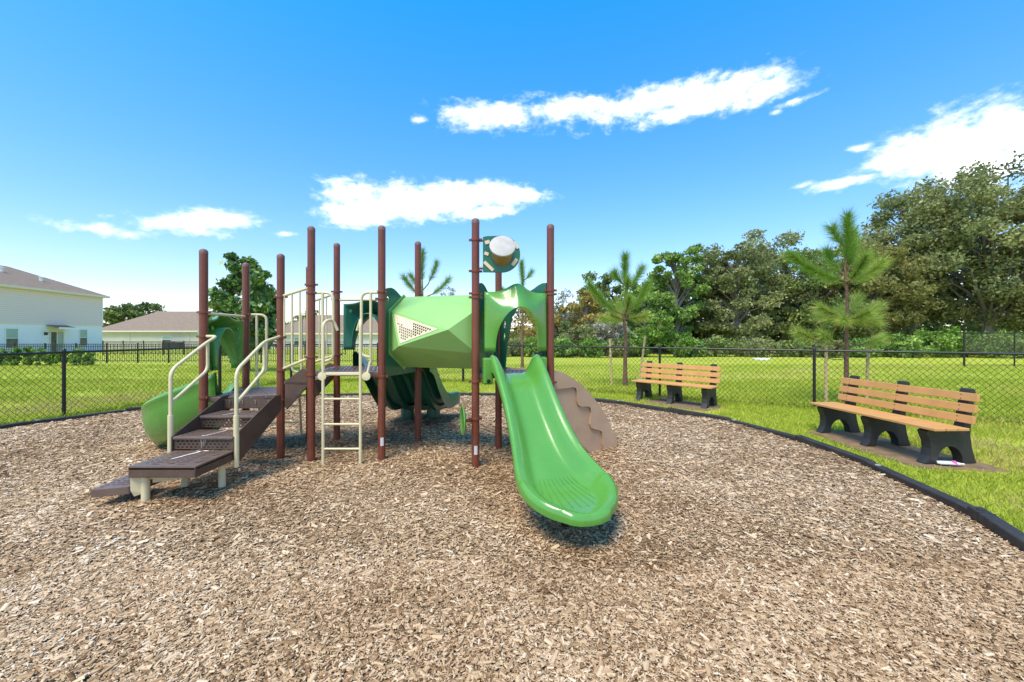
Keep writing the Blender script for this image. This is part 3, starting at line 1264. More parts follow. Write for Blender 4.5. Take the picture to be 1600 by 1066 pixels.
def tunnel():
    z0 = 1.585
    cL, cR = P6.lerp(P7, .56), P8.lerp(P9, .52)
    uL, uR = (P7 - P6).normalized(), (P9 - P8).normalized()      # away from the camera
    ax = (cR - cL)
    nL = Vector((uL.y, -uL.x, 0))
    nR = Vector((uR.y, -uR.x, 0))
    cL2, cR2 = cL + nL * .03, cR - nR * .03

    def LP(f, z):
        return cL2 - uL * f + Vector((0, 0, z0 + z))

    def RPt(f, z):
        return cR2 - uR * f + Vector((0, 0, z0 + z))

    def mid(t, f, z):
        u = uL.lerp(uR, t)
        return cL2.lerp(cR2, t) - u * f + Vector((0, 0, z0 + z))
    F_, H_, T_ = .315, .25, .455
    A, B, T0, B0 = LP(F_, H_), LP(F_, -H_), LP(0, T_), LP(0, -T_)
    Ar, Br, T0r, B0r = RPt(F_, H_), RPt(F_, -H_), RPt(0, T_), RPt(0, -T_)
    M1, M2, Tm = mid(.20, .51, -.17), mid(.78, .56, .02), mid(.44, .10, .405)
    Ab, Bb, Abr, Bbr = LP(-F_, H_), LP(-F_, -H_), RPt(-F_, H_), RPt(-F_, -H_)
    N1, N2 = mid(.25, -.43, .02), mid(.8, -.43, -.16)
    mb = MB()
    vs = [A, B, T0, B0, Ar, Br, T0r, B0r, M1, M2, Tm, Ab, Bb, Abr, Bbr, N1, N2]
    # the big front facet keeps an opening for the perforated window
    k = .17
    G = (A + M1 + M2) / 3
    inn = [A.lerp(G, .2), M1.lerp(G, .17), M2.lerp(G, .3)]
    vs += inn
    fs = [(0, 9, 10), (0, 10, 2), (0, 8, 1), (10, 9, 4), (10, 4, 6), (10, 6, 2), (9, 5, 4), (9, 8, 5), (1, 8, 3), (8, 5, 7), (8, 7, 3),
          (0, 8, 18, 17), (8, 9, 19, 18), (9, 0, 17, 19),
          (2, 6, 11), (6, 13, 11), (11, 13, 15), (11, 15, 12), (15, 13, 16), (13, 14, 16), (15, 16, 12), (12, 16, 14), (12, 14, 3), (14, 7, 3)]
    mb.add(vs, fs)
    o = mb.build('tunnel', 'tunnel', PS, solid=.02)
    o['label'] = 'pale green faceted crawl tunnel with perforated window'
    # perforated window
    U = (inn[2] - inn[0]).normalized()
    Nn = U.cross(inn[1] - inn[0]).normalized()
    Vv = Nn.cross(U)
    q2 = [((p - inn[0]).dot(U), (p - inn[0]).dot(Vv)) for p in inn]
    cx, cy = sum(q[0] for q in q2) / 3, sum(q[1] for q in q2) / 3
    outer = [(cx + (q[0] - cx) * 1.06, cy + (q[1] - cy) * 1.06) for q in q2]
    holes = []

    def in_tri(p, tri, marg):
        for i in range(3):
            a, b = Vector(tri[i]), Vector(tri[(i + 1) % 3])
            e = (b - a).normalized()
            nn = Vector((-e.y, e.x))
            c = Vector(tri[(i + 2) % 3])
            sgn = 1 if nn.dot(c - a) > 0 else -1
            if nn.dot(Vector(p) - a) * sgn < marg:
                return False
        return True
    st = .034
    for i in range(-2, 30):
        for j in range(-12, 13):
            p = (i * st + (j % 2) * st / 2, j * st * .87)
            if in_tri(p, outer, .026):
                holes.append([(p[0] + .0135 * math.cos(a), p[1] + .0135 * math.sin(a)) for a in [k2 * math.pi / 4 for k2 in range(8)]])
    sg = -1 if Nn.y > 0 else 1
    wp = MB().plate(outer, holes, inn[0] + Nn * (.008 * sg), U, Vv, .006 * sg)
    win = wp.build('perforated_window', 'tan_cream', o)
    # flanges
    for (c, u, n, s) in ((cL, uL, nL, 1), (cR, uR, nR, -1)):
        ring = hexa(.35, .275, .50)
        hole = hexa(.29, .235, .43)
        MB().plate(ring, [hole], z_up(c, z0) + n * (.012 * s), -u, Vector((0, 0, 1)), .018).build('tunnel_flange', 'tunnel', o)
    return o


tunnel()


def tunnel_panel(a, b, zlo, zhi, label, rise=.0):
    u = (b - a).normalized()
    W = (b - a).length
    n = Vector((u.y, -u.x, 0))
    top = []
    for k in range(13):
        t = k / 12
        top.append((.05 + (W - .10) * t, zhi + .055 * math.sin(t * 7.5 + rise) * (1 - t * .3) - .06 * t))
    outer = [(.05, zlo), (W - .05, zlo)] + top[::-1]
    hx = [(W * .55 + p[0], 1.585 + p[1]) for p in hexa(.27, .22, .41)]
    cut = [(.09, zhi - .10), (.15, zhi - .16), (.16, zhi - .09), (.11, zhi - .05)]
    o = MB().plate(outer, [hx, cut], z_up(a, 0) - n * .01, u, Vector((0, 0, 1)), .02).build('tunnel_panel', 'dark_green', PS)
    o['label'] = label
    bb = MB()
    for k in range(6):
        bb.lathe(z_up(a + u * (.1 + k * (W - .2) / 5), zlo + .03) + n * .009, [(.009, 0), (.009, .005), (.004, .008)], 8, n)
    bb.build('panel_bolts', 'bolt', o)
    return o


tunnel_panel(P6, P7, 1.03, 2.10, 'dark green panel where the tunnel meets the ladder deck')
tunnel_panel(P8, P9, 1.02, 2.12, 'dark green panel where the tunnel meets the front slide tower')


def arch_panel():
    a, b = P9, P10
    u = (b - a).normalized()
    W = (b - a).length
    n = Vector((-u.y, u.x, 0))
    outer = [(.05, 1.1), (.13, 1.1), (.17, 1.45), (.25, 1.78), (.33, 1.88), (.43, 1.92), (.53, 1.88), (.61, 1.78), (.69, 1.45), (.73, 1.1), (W - .05, 1.1)]
    top = [(W - .05 - (W - .1) * k / 12, 2.13 + .045 * math.sin(k / 12 * 9 + 1.2)) for k in range(13)]
    holes = [[(cx + .018 * math.cos(t), cz + .055 * math.sin(t)) for t in [q * math.pi / 8 for q in range(16)]] for cx in (.125, W - .125) for cz in (1.52, 1.68)]
    holes[0] = [(x - .005, z) for x, z in holes[0]]
    o = MB().plate(outer + top, holes, z_up(a, 0), u, Vector((0, 0, 1)), .02).build('climber_panel', 'dark_green', PS)
    o['label'] = 'dark green arch panel with oval holes above the climber'


arch_panel()


# ---- drum panel high on the front post
def drum():
    d = Vector((.1, -.995, 0)).normalized()
    u = Vector((.995, .1, 0))
    O = Vector((P8.x + .0, P8.y - .02, 0))
    zc = 2.465
    outer = [(.085, zc - .21), (.30, zc - .21)] + [(.30 + .21 * math.sin(t), zc - .21 * math.cos(t)) for t in np.linspace(.15, math.pi - .15, 16)] + [(.30, zc + .21), (.12, zc + .20), (.085, zc + .19)]

    def quad(cx, cz, w, h, a):
        return [(cx + x * math.cos(a) - y * math.sin(a), cz + x * math.sin(a) + y * math.cos(a)) for x, y in ((-w, -h), (w, -h), (w, h), (-w, h))]
    pl = MB().plate(outer, [], O, u, Vector((0, 0, 1)), .02).build('drum_panel', 'dark_green', PS, bevel=.004)
    pl['label'] = 'dark green panel with cream marks and a drum'
    for (cx, cz, wd, hh, a) in [(.135, .13, .028, .020, .3), (.125, .0, .024, .018, -.3), (.15, -.14, .07, .018, -.75), (.445, -.09, .02, .045, -.6), (.46, .105, .045, .016, -1.0)]:
        MB().plate(quad(cx, zc + cz, wd, hh, a), [], O + d * .022, u, Vector((0, 0, 1)), .005).build('cream_mark', 'tan_cream', pl)
    dc = O + u * .30 + Vector((0, 0, zc - .03))
    ax = (d * .88 + Vector((-.02, 0, .47))).normalized()
    db = MB().lathe(dc - ax * .05, [(.10, 0), (.112, .06), (.122, .14), (.134, .205), (.142, .225)], 32, ax).build('drum', 'drum_body', pl, smooth=40)
    MB().lathe(dc + ax * .172, [(.143, 0), (.146, .010), (.142, .022), (.125, .026), (.01, .027)], 32, ax).build('drum_skin', 'drum_skin', db, smooth=40)
    for zz in (zc + .155, zc - .16):
        MB().tube([z_up(P8, zz), O + u * .11 + Vector((0, 0, zz))], .016, 8).build('bracket', 'maroon', pl, smooth=40)


drum()

# ---- small green dish low on the front post
dish_c = Vector((P8.x - .125, P8.y - .01, zat(657, P8.y)))
dish = MB().lathe(dish_c, [(.05, .012), (.11, .018), (.155, .03), (.165, .02), (.155, .008), (.1, -.006), (.03, -.012)], 28, Vector((-.96, -.28, .0))).build('talk_dish', 'green', PS, smooth=50)
dish['label'] = 'small light green round dish on the front post'
MB().tube([dish_c, z_up(P8, dish_c.z)], .018, 8).build('dish_arm', 'maroon', dish, smooth=40)


# ---- tan curved climber behind the slide
def climber():
    d1 = Vector((.83, .55, 0)).normalized()
    d2 = Vector((.50, .87, 0)).normalized()

    def arc(t):
        return 1.13 * max(0, 1 - (t / 1.13) ** 1.5) ** (1 / 1.5)
    outer_arc = [(t, arc(t)) for t in np.linspace(0, 1.06, 14)] + [(1.11, .2), (1.125, .1), (1.12, -.06)]
    inner = [(.70, -.06), (.62, .04), (.5, .14), (.36, .30), (.2, .555), (.08, .75), (0, .84)]
    zig = [(0, .89), (.19, .893), (.34, .897), (.385, .88), (.40, .83), (.405, .72), (.42, .67), (.467, .643), (.59, .632), (.634, .612), (.648, .547), (.625, .40), (.64, .355), (.69, .332), (.80, .30), (.842, .275), (.855, .2), (.86, .1), (.9, -.06)]
    Z = Vector((0, 0, 1))
    start = P10 - (P10 - P9).normalized() * .04 + d1 * .02
    n1 = Vector((d1.y, -d1.x, 0))
    band = outer_arc + inner
    o = MB().plate(band, [], z_up(start, 0), d1, Z, .035).build('climber', 'tan', PS, bevel=.012)
    o['label'] = 'tan moulded curved climber with stepped sides'
    upper = outer_arc[:-1] + [(1.11, -.06)] + zig[::-1]
    MB().plate(upper, [], z_up(start, 0) + n1 * .02, d1, Z, .042).build('stepped_relief', 'tan', o, bevel=.022)
    s2 = P9 + (P10 - P9).normalized() * .04 + d2 * .02
    MB().plate(band, [], z_up(s2, 0), d2, Z, .035).build('climber_side', 'tan', o, bevel=.012)
    treads = [(0, .9), (.33, .87), (.36, .62), (.60, .60), (.62, .34), (.82, .32), (.86, .06), (1.0, .02)]
    G = []
    for (t, z) in treads:
        G.append([start + d1 * t + Z * z, s2 + d2 * t + Z * z])
    MB().grid(G).build('climber_steps', 'tan', o, solid=.02)
    G = []
    for (t, z) in [(0, 1.06)] + [(t, arc(t) - .02) for t in np.linspace(.05, .3, 4)]:
        G.append([start + d1 * t + Z * z, s2 + d2 * t + Z * z])
    MB().grid(G).build('climber_lip', 'tan', o, solid=.02)


climber()


# ---- cream rails
RR = .0175


def rail(paths, name='handrail', r=RR, label=None, parent=None):
    o = None
    mb = MB().tube(bend(paths[0], .09), r, 10)
    o = mb.build(name, 'cream', parent or PS, smooth=40)
    if label:
        o['label'] = label
    for p in paths[1:]:
        MB().tube(bend(p, .07), r * .98, 10).build('rail_bar', 'cream', o, smooth=40)
    return o


# stair rails
for (xb, yb, xt, yt, pst) in [(-3.43, 4.0, -3.44, 4.50, P1), (-2.77, 4.0, -2.80, 4.50, P3)]:
    top = Vector((xt, yt, 1.47))
    end = z_up(pst, 1.53) if pst is P3 else z_up(P1, 1.53)
    o = rail([[(xb, yb, .26), (xb, yb, 1.19), tuple(top)] + ([(xt + .02, yt + .12, 1.53)] if pst is P1 else []) + [tuple(end)]], label='cream tube handrail beside the brown steps')
    MB().tube(bend([(xt, yt, 1.47), (xt, yt, 1.15), (xb, yb, .86)], .07), RR * .95, 10).build('rail_bar', 'cream', o, smooth=40)
    MB().tube([(xb, yb, .22), (xb, yb, .74)], RR * 1.45, 12).build('rail_sleeve', 'cream', o, smooth=40)

# bars above slide openings
rail([[z_up(P1, 1.80), z_up(P2, 1.80)]], 'cross_bar')
rail([[z_up(P5, 2.05), z_up(P7, 2.05)]], 'cross_bar')


def grab_loop(p, d, z_top, z_bot, reach, inner):
    """looped hand hold reaching from a post"""
    d = d.normalized()
    a = [z_up(p, z_top), z_up(p + d * reach, z_top), z_up(p + d * reach, z_bot), z_up(p + d * inner, z_bot - .03)]
    o = rail([a, [z_up(p + d * inner, z_top), z_up(p + d * inner, z_bot - .12)]], 'grab_rail')
    return o


eB = (PB - P2).normalized()
grab_loop(P2, eB, 1.83, 1.02, .25, .13)
grab_loop(PB, -eB, 1.83, 1.02, .22, .10)
eA = (P6 - P4).normalized()
grab_loop(P4, eA, 2.06, 1.25, .27, .14)
grab_loop(P6, -eA, 2.06, 1.30, .25, .135)


def barrier(a, b, za0, zb0, za1, zb1, n, label):
    o = rail([[z_up(a, za1), z_up(b, zb1)]], 'barrier', label=label)
    MB().tube([z_up(a, za0), z_up(b, zb0)], RR, 10).build('rail_bar', 'cream', o, smooth=40)
    for k in range(n):
        t = .12 + .76 * k / (n - 1)
        p = a.lerp(b, t)
        MB().tube([z_up(p, za0 + (zb0 - za0) * t), z_up(p, za1 + (zb1 - za1) * t)], .0115, 8).build('baluster', 'cream', o, smooth=40)


barrier(P3, P4, 1.115, 1.275, 2.02, 2.13, 4, 'sloping cream barrier on the near side of the link step')
barrier(PB, P5, 1.12, 1.265, 2.02, 2.15, 4, 'sloping cream barrier on the far side of the link step')

# ---- link step between the two decks
link_o = empty('link_step', (0, 0, 0))
link_o.parent = PS
link_o.location = -PS.location
for a, b in ((P3, P4), (PB, P5)):
    u = (b - a).normalized()
    o_ = u * .055
    poly = [z_up(a + o_, ZB - .16), z_up(a + o_ * 1.6, ZB - .185), z_up(b - u * .05, ZA - .18), z_up(b - u * .05, ZA + .02), z_up(b - u * .12, ZA + .04), z_up(a + o_ * 1.3, ZB + .17), z_up(a + o_, ZB + .14)]
    MB().prism(poly, Vector((-u.y, u.x, 0)) * .02).build('side_panel', 'brown', link_o, bevel=.006)
mid_a, mid_b = P3.lerp(P4, .5), PB.lerp(P5, .5)
MB().prism([z_up(P3.lerp(P4, .1), ZB + .12), z_up(P3.lerp(P4, .9), ZB + .12), z_up(PB.lerp(P5, .9), ZB + .12), z_up(PB.lerp(P5, .1), ZB + .12)], (0, 0, .04)).build('tread', 'deck', link_o, bevel=.005)


# ---- front ladder with curled hand rails
def ladder():
    xl, xr, y = -2.225, -1.785, 4.69
    rails = []
    for x in (xl, xr):
        s = 1 if x == xl else -1
        rails.append([(x, y, -.1), (x, y, 1.70), (x + s * .05, y + .14, 1.74), (x + s * .10, y + .16, 1.60)])
    o = rail([rails[0]], 'ladder', RR * 1.05, label='cream rung ladder up to the middle deck')
    MB().tube(bend(rails[1], .08), RR * 1.05, 10).build('ladder_rail', 'cream', o, smooth=40)
    for yp in (623.5, 663, 701.5):
        z = zat(yp, y)
        MB().tube([(xl, y, z), (xr, y, z)], .0125, 10).build('rung', 'cream', o, smooth=40)
    MB().box(((xl + xr) / 2, y + .03, 1.085), (xr - xl + .02, .06, .035)).build('top_step', 'cream', o, bevel=.008)
    for x in (xl - .01, xr + .07):
        MB().lathe((x, y - .002, 1.06), [(.05, 0), (.05, .01), (.03, .014)], 16, (0, -1, 0)).build('mounting_plate', 'cream', o, smooth=40)
    MB().tube([(xr + .07, y, 1.06), (xr + .07, y + .12, 1.22)], .014, 8).build('plate_stem', 'cream', o, smooth=40)


ladder()


# ---- bent ladder behind the low deck
def rear_ladder():
    base = (P2 + PB) / 2
    o_dir = Vector((-eB.y, eB.x, 0))
    o = None
    for s in (-.26, .26):
        p = base + eB * s + o_dir * .05
        pts = [z_up(p, .95), z_up(p, .62), z_up(p + o_dir * .10, .45), z_up(p + o_dir * .22, -.1)]
        if o is None:
            o = rail([pts], 'ladder', label='small bent cream ladder behind the low deck')
        else:
            MB().tube(bend(pts, .1), RR, 10).build('ladder_rail', 'cream', o, smooth=40)
    for z, off in ((.51, .07), (.25, .17), (.04, .21)):
        p = base + o_dir * off
        MB().tube([z_up(p - eB * .26, z), z_up(p + eB * .26, z)], .012, 8).build('rung', 'cream', o, smooth=40)


rear_ladder()


# ---- stairs with perforated risers
def stairs():
    x0, x1 = -3.39, -2.785
    ys = [3.99, 4.33, 4.68]
    zs = [.39, .53, .67, .81]
    # side stringers
    o = empty('stairs', (0, 0, 0))
    o.parent = PS
    o.location = -PS.location
    o['label'] = 'brown perforated steps up to the low deck'
    for x, w_ in ((x0 - .012, .012), (x1, .012)):
        poly = [(x, 3.97, .30), (x, 4.07, .26), (x, 4.72, .60), (x, 4.80, .66), (x, 4.78, .83), (x, 4.66, .83), (x, 4.02, .555), (x, 3.97, .53)]
        MB().prism(poly, (w_, 0, 0)).build('stringer', 'brown', o, bevel=.004)
    for i, y in enumerate(ys):
        zlo, zhi = zs[i], zs[i + 1]
        # riser: real holes, left open below as a slot
        holes = []
        if i < 2:
            for r in range(3):
                for c in range(13):
                    hx = .045 + c * .0435 + (r % 2) * .018
                    hz = .032 + r * .03
                    if hx > x1 - x0 - .04:
                        continue
                    holes.append([(hx + .0135 * math.cos(a), hz + .0075 * math.sin(a)) for a in [q * math.pi / 4 for q in range(8)]])
        h = zhi - zlo
        MB().plate([(0, .012), (x1 - x0, .012), (x1 - x0, h - .02), (0, h - .02)], holes, (x0, y, zlo), (1, 0, 0), (0, 0, 1), -.01).build('riser', 'brown', o)
        if i < 2:
            depth = ys[i + 1] - y
            tr = MB().box(((x0 + x1) / 2, y + depth / 2 - .035, zhi - .015), (x1 - x0 - .004, depth - .03, .03))
            tr.build('tread', 'deck', o, bevel=.008)
            rb = MB()
            for r in range(5):
                for c in range(10):
                    cx = x0 + .06 + c * .054
                    cyy = y + .035 + r * .05
                    s = 1 if (c // 2) % 2 else -1
                    rb.obox((cx, cyy, zhi + .001), Vector((.02, .014 * s, 0)), Vector((-.004 * s, .006, 0)), (0, 0, .003))
            rb.build('tread_bars', 'deck', o)
    bb = MB()
    for k in range(4):
        bb.lathe((x0 + .08 + k * .15, 4.68 - .008, .775), [(.008, 0), (.008, .004)], 8, (0, -1, 0))
        bb.lathe((x0 + .08 + k * .15, 4.68 - .008, .75), [(.008, 0), (.008, .004)], 8, (0, -1, 0))
    bb.build('riser_bolts', 'bolt', o)
    # transfer platform with slots
    X0, X1, Y0, Y1 = -3.375, -2.785, 3.50, 3.985

    def slot(cx, cy, a):
        out = []
        for q in range(12):
            t = q * math.pi / 6
            x, y = .042 * math.cos(t), .009 * math.sin(t)
            out.append((cx + x * math.cos(a) - y * math.sin(a), cy + x * math.sin(a) + y * math.cos(a)))
        return out
    W, D = X1 - X0, Y1 - Y0
    slots = [slot(.19, .06, 0), (slot(.31, .085, 0)), slot(.42, .055, 0), slot(W - .06, .13, .95), slot(W - .09, .235, .95), slot(W - .06, .34, .95), slot(W - .12, .42, .95), slot(.1, D - .05, 0), slot(.34, D - .05, 0)]
    pf = MB().plate([(0, 0), (W, 0), (W, D), (0, D)], slots, (X0, Y0, .362), (1, 0, 0), (0, 1, 0), .028)
    po = pf.build('transfer_platform', 'deck', PS)
    po['label'] = 'brown slotted platform at the foot of the steps'
    for c_, d_ in ((((X0 + X1) / 2, Y0 + .008, .335), (W, .016, .09)), (((X0 + X1) / 2, Y1 - .01, .335), (W, .012, .09)),
                   ((X0 + .007, (Y0 + Y1) / 2, .334), (.014, D - .002, .088)), ((X1 - .007, (Y0 + Y1) / 2, .334), (.014, D - .002, .088))):
        MB().box(c_, d_).build('apron', 'brown', po, bevel=.004)
    rb = MB()
    for r in range(7):
        for c in range(9):
            cx, cyy = X0 + .06 + c * .058, Y0 + .11 + r * .052
            if cx - X0 > W - .16 and r < 6:
                continue
            s = 1 if (c // 2) % 2 else -1
            rb.obox((cx, cyy, .391), Vector((.022, .015 * s, 0)), Vector((-.004 * s, .007, 0)), (0, 0, .003))
    rb.build('tread_bars', 'deck', po)
    for (lx, ly) in ((-3.29, 3.575), (-3.225, 3.93), (-2.87, 3.94)):
        MB().tube([(lx, ly, -.12), (lx, ly, .36)], .032, 14).build('leg', 'cream', po, smooth=40)
    # lower step with its bracket
    tri = [(-3.655, 3.45, .135), (-3.40, 3.53, .135), (-3.36, 3.60, .135), (-3.36, 3.84, .135), (-3.70, 3.82, .135)]
    lo = MB().prism(tri, (0, 0, .068)).build('lower_step', 'deck', PS, bevel=.006)
    lo['label'] = 'small low brown step beside the transfer platform'
    rb = MB()
    for r in range(6):
        for c in range(5):
            cx, cyy = -3.64 + c * .055, 3.53 + r * .05
            s = 1 if (c // 2) % 2 else -1
            if cx > -3.42 or cyy < 3.46 + (cx + 3.655) * .32 + .05:
                continue
            rb.obox((cx, cyy, .204), Vector((.02, .014 * s, 0)), Vector((-.004 * s, .007, 0)), (0, 0, .003))
    rb.build('tread_bars', 'deck', lo)
    MB().prism([(-3.375, 3.52, .30), (-3.375, 3.52, .17), (-3.36, 3.54, .11), (-3.30, 3.56, .13), (-3.26, 3.58, .30)], (0, .01, 0)).build('bracket', 'cream', lo)
    MB().prism([(-3.25, 3.60, .30), (-3.25, 3.60, .21), (-3.1, 3.72, .2), (-2.95, 3.85, .27), (-2.95, 3.85, .30)], (.008, .01, 0)).build('bracket', 'cream', po)
    # dried white streaks running down the steps
    rs = random.Random(3)

    def streak(pts, w0, name='white_streak'):
        mb = MB()
        L_, R_ = [], []
        for i, p in enumerate(pts):
            p = Vector(p)
            dd = (Vector(pts[min(i + 1, len(pts) - 1)]) - Vector(pts[max(i - 1, 0)]))
            s = Vector((dd.y, -dd.x, 0))
            s = s.normalized() if s.length > 1e-5 else Vector((1, 0, 0))
            ww = w0 * rs.uniform(.4, 1.2)
            L_.append(p - s * ww)
            R_.append(p + s * ww)
        mb.grid([L_, R_])
        mb.build(name, 'dropping', o)
    streak([(-3.165, 3.70, .3955), (-3.14, 3.76, .3955), (-3.12, 3.83, .3955), (-3.09, 3.90, .3955), (-3.08, 3.96, .3955)], .013)
    streak([(-3.14, 3.955, .3955), (-3.10, 3.945, .3955), (-3.05, 3.96, .3955), (-3.01, 3.95, .3955)], .012)
    for k, dx in enumerate((-.012, .006, .02)):
        streak([(-3.09 + dx, 3.976, .415 + .02 * k), (-3.088 + dx, 3.976, .46), (-3.09 + dx * 1.4, 3.976, .495), (-3.09 + dx * 2.0, 3.976, .526)], .005)
    streak([(-3.12, 4.0, .5345), (-3.07, 4.01, .5345)], .012)
    streak([(-3.09, 3.99, .5345), (-3.07, 4.06, .5345), (-3.05, 4.14, .5345), (-3.03, 4.22, .5345)], .008)
    streak([(-3.155, 4.34, .6745), (-3.13, 4.40, .6745), (-3.11, 4.46, .6745), (-3.08, 4.52, .6745)], .007)


stairs()


# ================================================================== BENCHES
def bench(loc, rz, label):
    B = empty('park_bench', loc, rz)
    tag(B, label, 'bench', 'slatted park benches beside the play area')
    arch = [(-.165 * math.cos(t), .205 * math.sin(t)) for t in np.linspace(0, math.pi, 15)]
    prof = [(-.31, 0), (-.175, 0)] + [(a[0] - .005, a[1]) for a in arch] + [(.185, 0), (.325, 0), (.30, .07), (.27, .18), (.25, .32), (.255, .45), (.275, .6), (.30, .76), (.315, .84), (.31, .87), (.28, .885), (.25, .87),
            (.237, .8), (.205, .62), (.18, .47), (.165, .41), (-.27, .395), (-.295, .38), (-.285, .34), (-.25, .26), (-.24, .18), (-.255, .09), (-.285, .03)]
    leg_me = None
    for x in (-.75, 0, .75):
        if leg_me is None:
            # layered casting: thick rim, thinner web
            mb = MB().prism([(-.055, p[0], p[1]) for p in prof], (.11, 0, 0))
            leg_me = mb.mesh('leg')
        o = link('leg', leg_me, 'black_plastic', B, (x, 0, 0))
        md = o.modifiers.new('edge', 'BEVEL')
        md.width = .018
        md.segments = 3
        md.limit_method = 'ANGLE'
        md.angle_limit = R(40)
    sl = MB().box((0, 0, 0), (1.83, .135, .032)).mesh('slat')
    for k in range(3):
        o = link('seat_slat', sl, 'cedar', B, (0, -.255 + k * .146, .425))
        md = o.modifiers.new('edge', 'BEVEL')
        md.width = .006
        md.segments = 2
    bl = MB().obox((0, 0, 0), (.915, 0, 0), Vector((0, .017, -.0026)), Vector((0, .0071, .0475))).mesh('slat')
    for k, z in enumerate((.53, .66, .79)):
        o = link('back_slat', bl, 'cedar', B, (0, .166 + (z - .53) * .19, z))
        md = o.modifiers.new('edge', 'BEVEL')
        md.width = .006
        md.segments = 2
        sc = MB()
        for x in (-.75, 0, .75):
            for dz in (-.025, .025):
                sc.lathe((x, -.0195 + dz * .14, dz), [(.006, 0), (.005, .003)], 8, (0, -1, 0))
        link('screws', sc.mesh('screws'), 'rubber', o)
    return B


bench((5.17, 5.53, .02), R(-87.4), 'orange slatted bench with a crushed bottle lying under its end')
bench((3.70, 9.06, .02), R(-46.4), 'orange slatted bench in front of a black fence post, no litter under it')


# crushed bottle under the near bench
def litter():
    T = empty('crushed_bottle', (5.12, 4.66, .045))
    tag(T, 'crushed clear plastic bottle on the soil pad under the bench', 'litter')
    rr = random.Random(4)
    mb = MB()
    ax = Vector((.96, -.28, 0))
    sd = Vector((.28, .96, 0))
    rows = []
    for (t, r) in [(0, .018), (.02, .034), (.07, .036), (.11, .03), (.15, .036), (.2, .026), (.23, .013), (.255, .013)]:
        rows.append([Vector(T.location) + ax * (t - .12) + sd * (math.cos(a) * r * rr.uniform(.85, 1.2)) + Vector((0, 0, math.sin(a) * r * rr.uniform(.5, .8))) for a in [k * math.pi / 6 for k in range(12)]])
    mb.grid(rows, closed=True)
    mb.build('bottle_body', 'litter', T, smooth=40)
    MB().tube([Vector(T.location) + ax * .02, Vector(T.location) + ax * .055], .034, 12).build('bottle_label', 'litter_label', T, smooth=40)


litter()


# ================================================================== CHAIN-LINK FENCE
FH = 1.22


def chain_fence():
    Fo = empty('chain_link_fence', (0, 0, 0))
    tag(Fo, 'black chain-link fence round the playground lawn', 'fence')
    pts = [(-8.75, 4.35), (-8.33, 7.40), (-7.78, 10.6), (-7.35, 13.25), (-4.45, 13.2), (-1.6, 13.05), (1.02, 11.46), (3.66, 9.86), (6.28, 8.27), (8.9, 6.7), (11.5, 5.1)]
    PTS = [Vector((x, y, 0)) for x, y in pts]
    for i, p in enumerate(PTS):
        thick = i in (2, 3, 5)
        r = .038 if thick else .028
        h = FH + .03
        if i in (0, len(PTS) - 1):
            continue
        o = MB().tube([z_up(p, -.2), z_up(p, h)], r, 12).build('post', 'black', Fo, smooth=40)
        MB().lathe(z_up(p, h - .02), [(r * 1.25, 0), (r * 1.25, .03), (r * .8, .055), (.004, .062)], 12).build('post_cap', 'black', o, smooth=50)
    for i in range(len(PTS) - 1):
        a, b = PTS[i], PTS[i + 1]
        u = (b - a)
        L = u.length
        u.normalize()
        n = Vector((-u.y, u.x, 0))
        MB().tube([z_up(a, FH), z_up(b, FH)], .021, 8).build('top_rail', 'black', Fo, smooth=40)
        MB().tube([z_up(a, .05), z_up(b, .05)], .0025, 4).build('tension_wire', 'wire', Fo)
        # two layers of diagonal wires
        V, Fc = [], []
        pitch = .10
        H0, H1 = .03, FH - .005
        run = (H1 - H0) * .92
        r = .0033
        k0 = -int(run / pitch) - 1
        for s in (1, -1):
            for k in range(k0, int(L / pitch) + 1):
                x0 = k * pitch
                xa, za, xb, zb = x0, H0, x0 + run, H1
                if xa < 0:
                    za += (0 - xa) / run * (H1 - H0)
                    xa = 0
                if xb > L:
                    zb -= (xb - L) / run * (H1 - H0)
                    xb = L
                if xb - xa < .02:
                    continue
                if s < 0:
                    xa, xb = L - xa, L - xb
                A = a + u * xa + Vector((0, 0, za)) + n * (.003 * s)
                Bp = a + u * xb + Vector((0, 0, zb)) + n * (.003 * s)
                dd = (Bp - A).normalized()
                e = dd.cross(n)
                o0 = len(V)
                for q in (A, Bp):
                    V += [q + n * r, q + e * r * .87 - n * r * .5, q - e * r * .87 - n * r * .5]
                for j in range(3):
                    j2 = (j + 1) % 3
                    Fc.append((o0 + j, o0 + j2, o0 + 3 + j2, o0 + 3 + j))
        me = np_mesh('wire_mesh', [tuple(v) for v in V], Fc)
        o = link('wire_mesh', me, 'wire', Fo)
        o['kind'] = 'stuff'


chain_fence()


